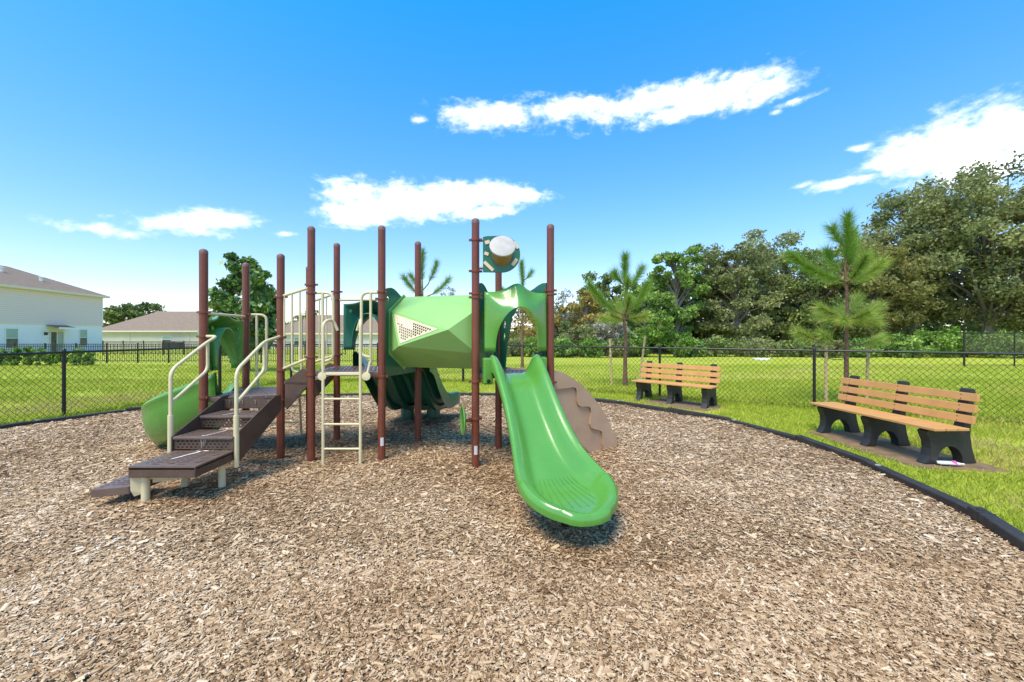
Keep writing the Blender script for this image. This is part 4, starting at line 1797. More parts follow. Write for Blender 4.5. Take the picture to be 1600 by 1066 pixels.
# ---- far dark mesh screen on the right
def far_screen():
    T = empty('tall_screen_fence', (23.4, 20.6, -.1))
    tag(T, 'short run of taller black mesh fence in the field before the wood', 'fence')
    z0, z1 = -.1, 1.66
    for k in range(4):
        x = 23.4 + k * 2.6
        MB().tube([(x, 20.6, z0 - .1), (x, 20.6, z1 + .03)], .045 if k == 0 else .03, 10).build('post', 'black', T, smooth=40)
    MB().tube([(23.4, 20.6, z1 - .02), (31.2, 20.6, z1 - .02)], .028, 8).build('top_rail', 'black', T, smooth=40)
    mb = MB()
    pitch = .065
    H = z1 - .04 - .55
    for s in (1, -1):
        for k in range(-int(H / pitch), int(7.8 / pitch)):
            xa, xb = k * pitch, k * pitch + H
            za, zb = .55, z1 - .04
            if xa < 0:
                za -= xa
                xa = 0
            if xb > 7.8:
                zb -= xb - 7.8
                xb = 7.8
            if xb - xa < .02:
                continue
            if s < 0:
                xa, xb = 7.8 - xa, 7.8 - xb
            mb.tube([(23.4 + xa, 20.6 + .004 * s, za), (23.4 + xb, 20.6 + .004 * s, zb)], .0055, 3, cap=False)
    o = mb.build('wire_mesh', 'wire', T)
    o['kind'] = 'stuff'


far_screen()


# ---- ornamental picket fences on the left
def picket_fence(x0, x1, Y, h, sp, label):
    zb = float(ground_z(Y))
    T = empty('picket_fence', ((x0 + x1) / 2, Y, zb))
    tag(T, label, 'fence', 'black metal picket fences by the houses')
    n = int((x1 - x0) / sp)
    bm_post = MB().box((0, 0, h / 2), (.065, .065, h + .06)).mesh('post')
    pk = MB()
    for k in range(1, int(sp / .105)):
        pk.box((k * .105, 0, h * .5 + .02), (.018, .018, h - .08))
    pk_me = pk.mesh('pickets')
    rl = MB()
    for z in (.12, h - .16, h - .03):
        rl.box((sp / 2, 0, z), (sp, .026, .032))
    rl_me = rl.mesh('rails')
    mid_ = Vector(T.location)
    for i in range(n + 1):
        x = x0 + i * sp
        link('post', bm_post, 'black', T, Vector((x, Y, zb)) - mid_)
        if i < n:
            o = link('pickets', pk_me, 'black', T, Vector((x, Y, zb)) - mid_)
            o['kind'] = 'stuff'
            link('rail', rl_me, 'black', T, Vector((x, Y, zb)) - mid_)


picket_fence(-35.0, -6.5, 23.6, 1.14, 1.83, 'long black metal picket fence behind the row of shrubs')
picket_fence(-37.0, -14.0, 36.0, 1.25, 1.83, 'black metal picket fence close to the beige house')


# ================================================================== HOUSES
def hip_roof(mb, x0, x1, y0, y1, ze, zr, over, hip0=True, hip1=True):
    hw = (y1 - y0) / 2 + over
    ym = (y0 + y1) / 2
    a = [(x0 - over, y0 - over, ze), (x1 + over, y0 - over, ze), (x1 + over, y1 + over, ze), (x0 - over, y1 + over, ze)]
    r0 = (x0 - over + (hw if hip0 else 0), ym, zr)
    r1 = (x1 + over - (hw if hip1 else 0), ym, zr)
    b = [(p[0], p[1], p[2] - .02) for p in a]
    mb.add(a + [r0, r1], [(0, 1, 5, 4), (1, 2, 5), (2, 3, 4, 5), (3, 0, 4), (0, 3, 2, 1)])


def window_part(parent, T, lx, z0, z1, wdt, face_y, sash=True):
    """window on the local plane y = face_y (outside towards -y)"""
    fr = MB()
    t = .06
    fr.box((lx - wdt / 2, face_y - .03, (z0 + z1) / 2), (t, .07, z1 - z0 + t))
    fr.box((lx + wdt / 2, face_y - .03, (z0 + z1) / 2), (t, .07, z1 - z0 + t))
    fr.box((lx, face_y - .031, z0), (wdt, .072, t))
    fr.box((lx, face_y - .031, z1), (wdt, .072, t))
    fr.box((lx, face_y - .028, (z0 + z1) / 2), (wdt - t, .06, .05))
    fo = link('window', fr.mesh('window'), 'white', T)
    zm = (z0 + z1) / 2
    link('pane', MB().box((lx, face_y - .012, (zm + z1) / 2), (wdt - t, .012, z1 - zm - .04)).mesh('pane'), 'blind', fo)
    link('pane', MB().box((lx, face_y - .011, (zm + z0) / 2), (wdt - t, .012, zm - z0 - .04)).mesh('pane'), 'glass', fo)
    link('sill', MB().box((lx, face_y - .05, z0 - .05), (wdt + .16, .12, .05)).mesh('sill'), 'white', fo)


def two_storey():
    # local x runs along the visible side from its far corner, local y into the house
    T = empty('two_storey_house', (-49.4, 48.0, -.45), math.atan2(-.983, .183))
    tag(T, 'two-storey house with cream siding above pale blue stucco', 'house')
    L, D = 18.0, 10.0
    zm, ze = 3.12, 6.62
    T.scale = (1, -1, 1)      # house body lies on the far side of the wall line
    link('ground_floor_wall', MB().box((L / 2, D / 2, (zm - .3) / 2), (L, D, zm + .3)).mesh('ground_floor_wall'), 'stucco_blue', T)
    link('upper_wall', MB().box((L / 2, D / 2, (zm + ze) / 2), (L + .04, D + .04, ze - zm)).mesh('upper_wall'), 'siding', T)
    link('band', MB().box((L / 2, D / 2, zm + .0), (L + .12, D + .12, .16)).mesh('band'), 'fascia', T)
    link('corner_board', MB().box((.05, .0, (zm + ze) / 2), (.16, .12, ze - zm - .1)).mesh('corner_board'), 'white', T)
    mb = MB()
    hip_roof(mb, 0, L, 0, D, ze + .02, ze + 2.6, .45)
    ro = link('roof', mb.mesh('roof'), 'roof', T)
    fs = MB()
    fs.box((L / 2, -.45, ze - .08), (L + .98, .05, .22))
    fs.box((L / 2, D + .45, ze - .08), (L + .98, .05, .22))
    fs.box((-.45, D / 2, ze - .081), (.05, D + .84, .22))
    fs.box((L + .45, D / 2, ze - .081), (.05, D + .84, .22))
    link('fascia', fs.mesh('fascia'), 'fascia', ro)
    link('soffit', MB().box((L / 2, D / 2, ze - .16), (L + .86, D + .86, .03)).mesh('soffit'), 'fascia', ro)
    for (x, y) in ((5.2, 1.9), (7.8, 3.1)):
        z = ze + .02 + 2.6 * (y + .45) / 5.45
        link('roof_vent', MB().lathe((x, y, z - .1), [(.14, 0), (.14, .4), (.2, .42), (.2, .5), (.02, .55)], 10).mesh('roof_vent'), 'white', ro)
    window_part(None, T, 2.65, .72, 2.58, 1.0, 0)
    window_part(None, T, 10.4, .72, 2.58, 1.15, 0)
    # sliding door under a small roof
    dr = MB()
    for x in (5.1, 5.85, 6.6):
        dr.box((x, -.03, 1.15), (.1, .08, 2.3))
    dr.box((5.85, -.032, 2.32), (1.6, .084, .1))
    do = link('door', dr.mesh('door'), 'fascia', T)
    link('pane', MB().box((5.47, -.015, 1.14), (.66, .015, 2.26)).mesh('pane'), 'blind', do)
    link('pane', MB().box((6.22, -.016, 1.14), (.66, .015, 2.26)).mesh('pane'), 'glass', do)
    link('door_handle', MB().box((5.93, -.09, 1.1), (.03, .04, .2)).mesh('door_handle'), 'white', do)
    aw = MB().add([(4.7, 0, 3.0), (7.0, 0, 3.0), (7.0, -1.1, 2.72), (4.7, -1.1, 2.72)], [(0, 1, 2, 3)])
    ao = link('awning', aw.mesh('awning'), 'roof', T)
    am = ao.modifiers.new('thickness', 'SOLIDIFY')
    am.thickness = .06
    link('awning_fascia', MB().box((5.85, -1.12, 2.68), (2.3, .05, .16)).mesh('awning_fascia'), 'white', ao)
    link('wall_lamp', MB().box((7.15, -.12, 2.1), (.14, .24, .3)).mesh('wall_lamp'), 'dark_int', T)


two_storey()


def bungalow(x0, x1, y0, y1, zg, ze, zr, wall, label, wins, seams):
    T = empty('bungalow', ((x0 + x1) / 2, (y0 + y1) / 2, zg))
    tag(T, label, 'house')
    hx, hy = (x1 - x0) / 2, (y1 - y0) / 2
    h = ze - zg
    link('wall', MB().box((0, 0, h / 2 - .2), (2 * hx, 2 * hy, h + .4)).mesh('wall'), wall, T)
    mb = MB()
    hip_roof(mb, -hx, hx, -hy, hy, h + .06, zr - zg, .5)
    ro = link('roof', mb.mesh('roof'), 'roof', T)
    fs = MB()
    fs.box((0, -hy - .5, h - .04), (2 * hx + 1.08, .05, .22))
    fs.box((0, hy + .5, h - .04), (2 * hx + 1.08, .05, .22))
    fs.box((-hx - .5, 0, h - .041), (.05, 2 * hy + .94, .22))
    fs.box((hx + .5, 0, h - .041), (.05, 2 * hy + .94, .22))
    link('fascia', fs.mesh('fascia'), 'fascia', ro)
    link('soffit', MB().box((0, 0, h - .12), (2 * hx + .95, 2 * hy + .95, .03)).mesh('soffit'), 'fascia', ro)
    for (x, f) in ((hx * .25, .65), (hx * .29, .35)):
        z = h + .06 + (zr - ze - .06) * f
        y = -hy - .5 + (hy + .5) * f
        link('roof_vent', MB().lathe((x, y, z - .1), [(.12, 0), (.12, .4), (.18, .42), (.18, .5), (.02, .55)], 10).mesh('roof_vent'), 'white', ro)
    for x in seams:
        link('downpipe', MB().box((x, -hy - .04, h / 2 - .1), (.09, .07, h)).mesh('downpipe'), 'stucco_grey', T)
    for (x, z0, z1, wd) in wins:
        window_part(None, T, x, z0, z1, wd, -hy)
    return T


bungalow(-64.5, -40.0, 62, 72, -.6, 2.1, 5.45, 'stucco_beige', 'single-storey beige house with a broad brown hipped roof beside the two-storey house', [(6.5, .6, 1.7, 2.2), (-1.5, .9, 1.9, 1.4)], [-7.3, 2.0])
bungalow(-37.0, -17.0, 60, 70, -.7, 1.72, 4.75, 'stucco_grey', 'single-storey grey house seen between the tall maroon posts', [(-5, .7, 1.8, 1.6), (8.4, .3, 2.0, 2.2)], [0, 5.5])

# air conditioner by the beige house
ac = empty('air_conditioner', (-52.0, 61.0, -.6))
tag(ac, 'dark air conditioning unit beside the beige house wall', 'air conditioner')
MB().box((-52.0, 61.0, -.1), (2.6, .9, 1.0)).build('casing', 'dark_int', ac, bevel=.03)
MB().lathe((-52.0, 61.0, .4), [(.3, 0), (.3, .05), (.05, .07)], 14).build('fan_grille', 'black', ac)

# white cover lying in the field
cv = Vector(at(1190, 27.5, float(ground_z(27.5))))
cvo = MB().lathe(cv, [(.52, 0), (.52, .05), (.46, .09), (.02, .1)], 20).build('utility_cover', 'white', None, smooth=40)
tag(cvo, 'round white utility cover lying in the mown field', 'cover')


# ================================================================== VEGETATION
def leaf_mesh(name, C, size, rng, tint, elong=1.7, droop=0.0, nrm_bias=None):
    """rhombic leaves with random facing at centres C"""
    N = len(C)
    a = rng.normal(size=(N, 3))
    a[:, 2] -= droop
    a /= np.linalg.norm(a, axis=1)[:, None]
    b = rng.normal(size=(N, 3))
    if nrm_bias is not None:
        b = b * .8 + np.cross(a, nrm_bias)
    b -= a * (a * b).sum(1)[:, None]
    b /= np.linalg.norm(b, axis=1)[:, None] + 1e-9
    s = size[:, None] if np.ndim(size) else size
    V = np.stack([C - a * s * elong / 2, C + b * s / 2, C + a * s * elong / 2, C - b * s / 2], 1).reshape(-1, 3)
    F = np.arange(N * 4).reshape(N, 4)
    return np_mesh(name, V, F, tint)


LEAF = {
    'oak': tint_mat('oak_leaves', [(0, (0.146, 0.183, 0.074)), (.35, (0.209, 0.238, 0.087)), (.7, (0.363, 0.381, 0.146)), (1, (0.558, 0.517, 0.244))], .65, .4),
    'oak_warm': tint_mat('oak_leaves_warm', [(0, (0.153, 0.161, 0.058)), (.35, (0.232, 0.222, 0.067)), (.7, (0.344, 0.328, 0.097)), (1, (0.485, 0.424, 0.154))], .65, .4),
    'green': tint_mat('green_leaves', [(0, (0.118, 0.198, 0.053)), (.4, (0.185, 0.302, 0.069)), (.75, (0.317, 0.460, 0.092)), (1, (0.504, 0.580, 0.138))], .6, .25),
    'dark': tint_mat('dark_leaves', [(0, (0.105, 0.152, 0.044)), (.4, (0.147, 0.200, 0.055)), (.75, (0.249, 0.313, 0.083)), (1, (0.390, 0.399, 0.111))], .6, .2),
    'bright': tint_mat('bright_leaves', [(0, (0.075, 0.138, 0.019)), (.4, (0.150, 0.275, 0.037)), (.75, (0.237, 0.375, 0.062)), (1, (0.338, 0.450, 0.100))], .6, .3),
    'autumn': tint_mat('autumn_leaves', [(0, (0.159, 0.133, 0.036)), (.4, (0.316, 0.267, 0.065)), (.75, (0.476, 0.333, 0.092)), (1, (0.602, 0.333, 0.129))], .65, .25),
    'grey': tint_mat('grey_twigs', [(0, (0.187, 0.177, 0.124)), (.4, (0.332, 0.322, 0.228)), (.75, (0.457, 0.415, 0.311)), (1, (0.581, 0.518, 0.415))], .8, .2),
    'magnolia': tint_mat('glossy_leaves', [(0, (0.074, 0.147, 0.035)), (.4, (0.107, 0.205, 0.049)), (.75, (0.196, 0.313, 0.069)), (1, (0.391, 0.430, 0.117))], .4, .15, spec=.5),
    'needle': tint_mat('pine_needles', [(0, (0.075, 0.167, 0.022)), (.35, (0.160, 0.333, 0.036)), (.65, (0.302, 0.451, 0.072)), (.85, (0.546, 0.550, 0.145)), (1, (0.800, 0.550, 0.145))], .55, .3),
}


def tree(px, Y, top, halfw, kind, label, name='tree', cat='tree', group=None, base_frac=.18, n_cl=46, leaf=.2, per=230, bark='bark_grey', seed=0, lean=0.0, flat=.62, sparse=0.0, trunk_r=None, cl_r=None):
    rng = np.random.default_rng(1000 + seed)
    g = float(ground_z(Y))
    base = at(px, Y, g - .05)
    H = zat(top, Y) - g
    rw = halfw / F_PX * Y
    T = empty(name, base)
    tag(T, label, cat, group)
    zc = H * (base_frac + 1) / 2
    rz = H * (1 - base_frac) / 2
    # cluster centres: in the shell of the crown, lumpy
    cs = []
    tries = 0
    while len(cs) < n_cl and tries < 6000:
        tries += 1
        v = rng.normal(size=3)
        v /= np.linalg.norm(v)
        rr = rng.uniform(.35, 1.0) ** .5
        lump = 1 + .16 * math.sin(v[0] * 5 + seed) * math.cos(v[2] * 4 + seed * 2) + .08 * math.sin(v[1] * 9 + seed)
        p = np.array([v[0] * rw * rr * lump, v[1] * rw * .8 * rr * lump, zc + v[2] * rz * rr * (lump if v[2] < .9 else 1)])
        if p[2] > H * .98:
            p[2] = H * .98
        if all(np.linalg.norm((p - q) / [1, 1, flat]) > (rw * 1.45 / n_cl ** .38) * (1 - tries / 9000) for q in cs):
            cs.append(p)
    cs = np.array(cs)
    # trunk and limbs
    r0 = trunk_r or max(.05, .028 * H)
    mb = MB()
    tp = [Vector((0, 0, 0))]
    for k in range(1, 6):
        t = k / 5
        tp.append(Vector((lean * H * t * t + rng.normal(0, .012 * H) * t, rng.normal(0, .012 * H) * t, H * .72 * t)))
    mb.tube([tp[0] + base] + [p + base for p in tp[1:]], [r0 * 1.25] + [r0 * (1 - .75 * k / 5) for k in range(1, 6)], 7)
    for c in cs:
        zt = min(max(.16 * H, c[2] - .55 * math.hypot(c[0], c[1]) - .05 * H), H * .7)
        i = zt / (H * .72) * 5
        k = min(int(i), 4)
        s = tp[k].lerp(tp[k + 1], i - k)
        e = Vector(c)
        m1 = s.lerp(e, .4) + Vector((rng.normal(0, .05 * rw), rng.normal(0, .05 * rw), .05 * H + rng.normal(0, .02 * H)))
        m2 = s.lerp(e, .72) + Vector((rng.normal(0, .07 * rw), rng.normal(0, .07 * rw), .04 * H + rng.normal(0, .02 * H)))
        rl = r0 * rng.uniform(.2, .36)
        mb.tube([s + base, m1 + base, m2 + base, e + base], [rl, rl * .7, rl * .42, rl * .12], 5, cap=False)
    mb.build('trunk', bark, T, smooth=50)
    # leaves
    cr = cl_r or rw * 1.05 / n_cl ** .36
    C, ti = [], []
    for c in cs:
        n = int(per * rng.uniform(.6, 1.3))
        v = rng.normal(size=(n, 3))
        v /= np.linalg.norm(v, axis=1)[:, None]
        rad = cr * rng.uniform(.65, 1.2) * rng.uniform(.25, 1.0, (n, 1)) ** .55
        bump = 1 + .35 * np.sin(v[:, :1] * 6 + c[0]) * np.sin(v[:, 1:2] * 7 + c[1])
        q = c + v * rad * bump * np.array([1, 1, flat])
        C.append(q)
        ti.append(np.clip(rng.normal(.45 + rng.normal(0, .13), .2, n), 0, 1))
    C = np.concatenate(C)
    ti = np.concatenate(ti)
    if sparse:
        k = rng.random(len(C)) > sparse
        C, ti = C[k], ti[k]
    C[:, 2] = np.maximum(C[:, 2], .05)
    sz = leaf * rng.uniform(.55, 1.35, len(C))
    me = leaf_mesh('crown', C, sz, rng, ti)
    link('crown', me, LEAF[kind], T)
    return T


WOOD = 'trees of the wood beyond the field'
# the wood on the right, far to near
tree(1545, 35, 262, 135, 'oak', 'tallest spreading grey-green oak at the wood edge, behind the tall mesh fence', 'oak_tree', seed=1, n_cl=95, per=430, leaf=.165, base_frac=.12, group=WOOD)
tree(1425, 38, 288, 85, 'oak', 'high-crowned oak between the staked pine and the tallest oak', 'oak_tree', seed=2, n_cl=66, per=400, leaf=.165, base_frac=.12, group=WOOD)
tree(1640, 33, 275, 90, 'oak_warm', 'yellowish oak beside the tallest oak', 'oak_tree', seed=3, n_cl=50, per=360, leaf=.165, base_frac=.1, group=WOOD)
tree(1360, 36, 375, 75, 'oak_warm', 'yellowish-green oak directly behind the large staked pine', 'oak_tree', seed=4, n_cl=50, per=360, leaf=.165, base_frac=.08, group=WOOD)
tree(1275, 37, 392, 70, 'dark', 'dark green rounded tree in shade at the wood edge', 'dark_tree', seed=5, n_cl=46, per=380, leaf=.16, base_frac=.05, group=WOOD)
tree(1225, 39, 360, 75, 'oak', 'thin-topped grey-green oak beside the dark rounded shaded tree', 'oak_tree', seed=6, n_cl=46, per=330, leaf=.16, base_frac=.15, group=WOOD)
tree(1150, 37, 372, 62, 'oak', 'low-skirted grey-green oak beside the pointed yellow-green tree', 'oak_tree', seed=7, n_cl=50, per=360, leaf=.155, base_frac=.06, group=WOOD)
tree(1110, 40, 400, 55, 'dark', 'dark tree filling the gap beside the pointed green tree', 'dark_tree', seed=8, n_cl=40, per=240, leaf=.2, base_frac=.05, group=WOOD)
tree(1058, 37, 366, 44, 'green', 'pointed yellow-green tree standing above its neighbours', 'pointed_tree', seed=9, n_cl=75, per=330, leaf=.155, base_frac=.05, group=WOOD)
tree(1008, 39, 425, 36, 'green', 'lower green tree behind the smaller staked pine', 'green_tree', seed=10, n_cl=40, per=280, leaf=.15, base_frac=.05, group=WOOD)
tree(940, 44, 428, 36, 'dark', 'dark rounded crown rising behind the orange-leaved tree', 'dark_tree', seed=11, n_cl=34, per=200, leaf=.2, base_frac=.1, group=WOOD)
tree(915, 37, 452, 32, 'autumn', 'orange-yellow autumn tree beyond the front slide tower', 'autumn_tree', seed=12, n_cl=38, per=240, leaf=.13, base_frac=.06, group=WOOD)
tree(880, 39, 455, 34, 'grey', 'thin grey half-bare tree beside the maroon slide post', 'bare_tree', seed=13, n_cl=30, per=90, leaf=.13, base_frac=.1, group=WOOD)
tree(955, 34, 492, 30, 'grey', 'pale grey twiggy bush below the orange-leaved tree', 'bare_bush', cat='bush', seed=14, n_cl=24, per=150, leaf=.14, base_frac=.02, group=WOOD)
tree(892, 33, 500, 26, 'oak', 'dull green bush at the wood edge beside the tan climber', 'bush', cat='bush', seed=15, n_cl=20, per=150, leaf=.15, base_frac=.02, group=WOOD)
tree(845, 38, 480, 40, 'autumn', 'yellowish bushy tree seen through the slide hood', 'autumn_tree', seed=16, n_cl=26, per=150, leaf=.16, base_frac=.03, group=WOOD)
tree(795, 42, 478, 44, 'oak_warm', 'olive bushy tree behind the tunnel tower', 'bushy_tree', seed=17, n_cl=26, per=150, leaf=.17, base_frac=.03, group=WOOD)
tree(705, 44, 449, 24, 'grey', 'thin bare tree showing above the tunnel', 'bare_tree', seed=18, n_cl=26, per=70, leaf=.12, base_frac=.2, sparse=.3)
tree(735, 46, 480, 36, 'oak_warm', 'low olive tree behind the tunnel', 'bushy_tree', seed=19, n_cl=22, per=130, leaf=.17, base_frac=.03)
tree(1031, 31, 486, 21, 'bright', 'small pale green sapling on a thin white stem', 'sapling', seed=20, n_cl=26, per=110, leaf=.12, base_frac=.25, bark='stake', trunk_r=.04)
# behind the houses
tree(190, 84, 474, 30, 'dark', 'rounded dark tree behind the gap between the houses', 'dark_tree', seed=21, n_cl=30, per=170, leaf=.4, base_frac=.1)
tree(228, 88, 476, 38, 'dark', 'broad low dark tree behind the beige house roof', 'dark_tree', seed=22, n_cl=34, per=170, leaf=.4, base_frac=.1)
tree(478, 90, 484, 22, 'dark', 'far dark tree behind the grey house between posts', 'dark_tree', seed=23, n_cl=20, per=120, leaf=.4, base_frac=.1)
tree(590, 95, 486, 30, 'dark', 'far dark tree at the end of the grey house', 'dark_tree', seed=24, n_cl=20, per=120, leaf=.4, base_frac=.1)
# leafy tree standing on the lawn between the two fences
tree(388, 17.5, 399, 46, 'magnolia', 'glossy green conical tree on the lawn behind the curved slide', 'broadleaf_tree', seed=25, n_cl=70, per=120, leaf=.15, base_frac=.12, bark='bark', trunk_r=.07, flat=.7, cl_r=.36)


# low undergrowth along the wood: bright shrubs one can tell apart
rng = random.Random(9)
for k, (px, Y, top, hw) in enumerate([(1465, 31, 512, 34), (1415, 30.5, 525, 24), (1505, 32, 520, 30), (1560, 30, 518, 34), (1620, 30, 520, 30), (1345, 31, 530, 24), (1290, 31, 532, 26), (1240, 32, 533, 26), (1385, 32, 522, 22),
                                      (1180, 32, 530, 30), (1120, 32.5, 528, 26), (1080, 32, 530, 22), (1060, 31, 520, 18), (990, 32, 522, 22), (965, 31, 528, 20), (1000, 33, 508, 16), (925, 31, 528, 22), (880, 31, 526, 22), (840, 32, 527, 24), (800, 33, 528, 24)]):
    kd = ['bright', 'green', 'bright', 'green', 'bright', 'green', 'oak', 'dark', 'bright', 'oak', 'dark', 'green', 'bright', 'bright', 'oak', 'bright', 'bright', 'green', 'bright', 'oak'][k]
    tone = {'bright': 'bright green', 'green': 'mid green', 'dark': 'dark green', 'oak': 'dull olive'}[kd]
    where = ['plume-like at the foot of the gap between two tall oaks', 'in shade below the high-crowned oak', 'beside the end post of the tall mesh fence', 'behind the tall mesh fence', 'behind the tall mesh fence, below the yellowish oak', 'behind the staked pine with side whorls', 'under the dark rounded tree',
             'between the dark rounded tree and the thin-topped oak', 'beside the trunk of the yellowish-green oak', 'under the thin-topped grey-green oak', 'under the low-skirted oak', 'under the pointed yellow-green tree', 'behind the pale sapling stem', 'behind the smaller staked pine', 'beside the pale grey twiggy bush',
             'taller than its neighbours behind the smaller staked pine', 'below the orange-yellow autumn tree', 'beside the maroon slide tower post', 'seen through the slide hood', 'behind the slide tower'][k]
    tree(px, Y, top, hw, kd, tone + ' low shrub ' + where, 'shrub', 'shrub', 'shrubs along the foot of the wood', base_frac=0.0, n_cl=18, per=130, leaf=.13, seed=60 + k, trunk_r=.03, flat=.8)


# dense dark backing of the wood: nobody could count these stems
def backing():
    rg = np.random.default_rng(77)
    C, ti, base = [], [], []
    for k in range(400):
        t = rg.random()
        px = 850 + t * 850
        Y = rg.uniform(42, 50)
        hmax = np.interp(px, [850, 950, 1050, 1150, 1300, 1400, 1500, 1700], [3, 5, 7, 8, 8, 11, 13, 13])
        p = at(px, Y)
        z = -.4 + (hmax + .4) * rg.random() ** 1.6
        n = 95
        v = rg.normal(size=(n, 3)) * [1.15, 1.0, .9]
        C.append(np.array(p) + [0, 0, z] + v)
        ti.append(np.clip(rg.normal(.35, .2, n), 0, 1))
    C = np.concatenate(C)
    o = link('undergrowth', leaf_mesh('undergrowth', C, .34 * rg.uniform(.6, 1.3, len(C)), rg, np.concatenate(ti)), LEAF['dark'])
    tag(o, 'dense dark undergrowth deep inside the wood', 'undergrowth', kind='stuff')


backing()

# shrubs in front of the picket fence
for k, (px, top, hw) in enumerate([(5, 546, 7), (25, 543, 7), (45, 541, 7), (62, 543, 6.5), (80, 549, 6), (97, 546, 6), (120, 545, 10), (138, 550, 7)]):
    tree(px, 21.3, top, hw, 'bright' if k < 6 and k % 3 else 'green', ('bright-leaved waist-high shrub in the row before the picket fence' if k % 3 else 'darker-leaved waist-high shrub in the row before the picket fence') if k < 6 else ('rounded dense shrub at the end of the row by the picket fence' if k == 6 else 'smaller rounded shrub ending the row by the picket fence'),
         'shrub', 'shrub', 'shrubs before the picket fence', base_frac=0.0, n_cl=16, per=80, leaf=.085, seed=90 + k, trunk_r=.02, flat=.9)


# ---- young staked pines
def pine(px, Y, top, branches, label, seed, stakes, n_need=1.0, need_len=.26, extra=(), trunk_r=.06):
    rg = np.random.default_rng(seed)
    g = float(ground_z(Y))
    base = at(px, Y, g)
    H = zat(top, Y) - g
    T = empty('pine_tree', base)
    tag(T, label, 'pine tree', 'young pines beyond the fence')
    wob = [Vector((rg.normal(0, .004) * k, rg.normal(0, .004) * k, 0)) for k in range(9)]
    tp = [base + Vector((0, 0, -.1))] + [base + wob[k] + Vector((0, 0, (H - .25) * k / 8)) for k in range(1, 9)]
    mb = MB().tube(tp, [trunk_r * 1.2] + [trunk_r * (1 - .8 * k / 8) for k in range(1, 9)], 9)
    brushes = []                        # path, start fraction, density, tint
    brushes.append(([tp[6], tp[7], tp[8], tp[8] + Vector((0, 0, .1))], .1, 1.5, .38))
    for (zf, azim, ln, rise, frac, dens, tnt) in branches:
        z = H * zf
        k = z / (H - .25) * 8
        i = min(int(k), 7)
        s = tp[i].lerp(tp[i + 1], k - i) if i > 0 else base + Vector((0, 0, z))
        d = Vector((math.cos(azim), math.sin(azim), 0))
        e = s + d * ln + Vector((0, 0, rise))
        m1 = s + d * (ln * .38) + Vector((0, 0, rise * .22))
        m2 = s + d * (ln * .72) + Vector((0, 0, rise * .58))
        mb.tube([s, m1, m2, e], [trunk_r * .38, trunk_r * .32, trunk_r * .26, trunk_r * .16], 6, cap=False)
        brushes.append(([s, m1, m2, e], frac, dens, tnt))
    mb.build('trunk', 'bark_pine', T, smooth=50)
    Vs, Ti = [], []
    for (path, f0, dens, tnt) in brushes:
        P = np.array([tuple(p) for p in path])
        seg = np.linalg.norm(np.diff(P, axis=0), axis=1)
        Lt = seg.sum()
        n = int(950 * dens * n_need * Lt * (1 - f0) / .8) + 90
        t = f0 + (1 - f0) * rg.random(n) ** .8
        dist = t * Lt
        cum = np.concatenate([[0], np.cumsum(seg)])
        idx = np.clip(np.searchsorted(cum, dist) - 1, 0, len(seg) - 1)
        fr = (dist - cum[idx]) / seg[idx]
        c = P[idx] + (P[idx + 1] - P[idx]) * fr[:, None]
        ax = (P[idx + 1] - P[idx]) / seg[idx][:, None]
        v = rg.normal(size=(n, 3))
        v -= ax * (v * ax).sum(1)[:, None]
        v /= np.linalg.norm(v, axis=1)[:, None]
        fw = rg.uniform(.6, 1.7, n)[:, None] + (t[:, None] > .95) * rg.uniform(0, 1.5, (n, 1))
        d = v + ax * fw
        d[:, 2] -= .12
        d /= np.linalg.norm(d, axis=1)[:, None]
        ln = need_len * rg.uniform(.6, 1.25, n)[:, None]
        side = np.cross(d, rg.normal(size=(n, 3)))
        side /= np.linalg.norm(side, axis=1)[:, None]
        wdt = .0034
        tip = c + d * ln + np.array([0, 0, -.03]) * ln * 2
        Vs.append(np.stack([c - side * wdt, c + side * wdt, tip], 1))
        Ti.append(np.clip(rg.normal(min(max(tnt + .08, .45), .7), .14, n), 0, 1))
    V = np.concatenate(Vs).reshape(-1, 3)
    F = np.arange(len(V)).reshape(-1, 3)
    ti = np.concatenate(Ti)
    link('needles', np_mesh('needles', V - np.array(base), F, ti), LEAF['needle'], T)
    if stakes:
        for (sx, sy, hgt, ld) in stakes:
            b = base + Vector((sx, sy, 0))
            t_ = b + Vector((ld, 0, hgt))
            so = MB().tube([b + Vector((0, 0, -.1)), t_], .033, 7).build('support_stake', 'stake', T)
        st = [base + Vector((s[0] + s[3] * .75, s[1], s[2] * .78)) for s in stakes]
        for q in st:
            m_ = (q + base + Vector((0, 0, q.z - base.z))) / 2 + Vector((0, 0, -.05))
            MB().tube(bend([q, m_, z_up(base, q.z - .02)], .2), .008, 6).build('tie_strap', 'black', T)
    return T


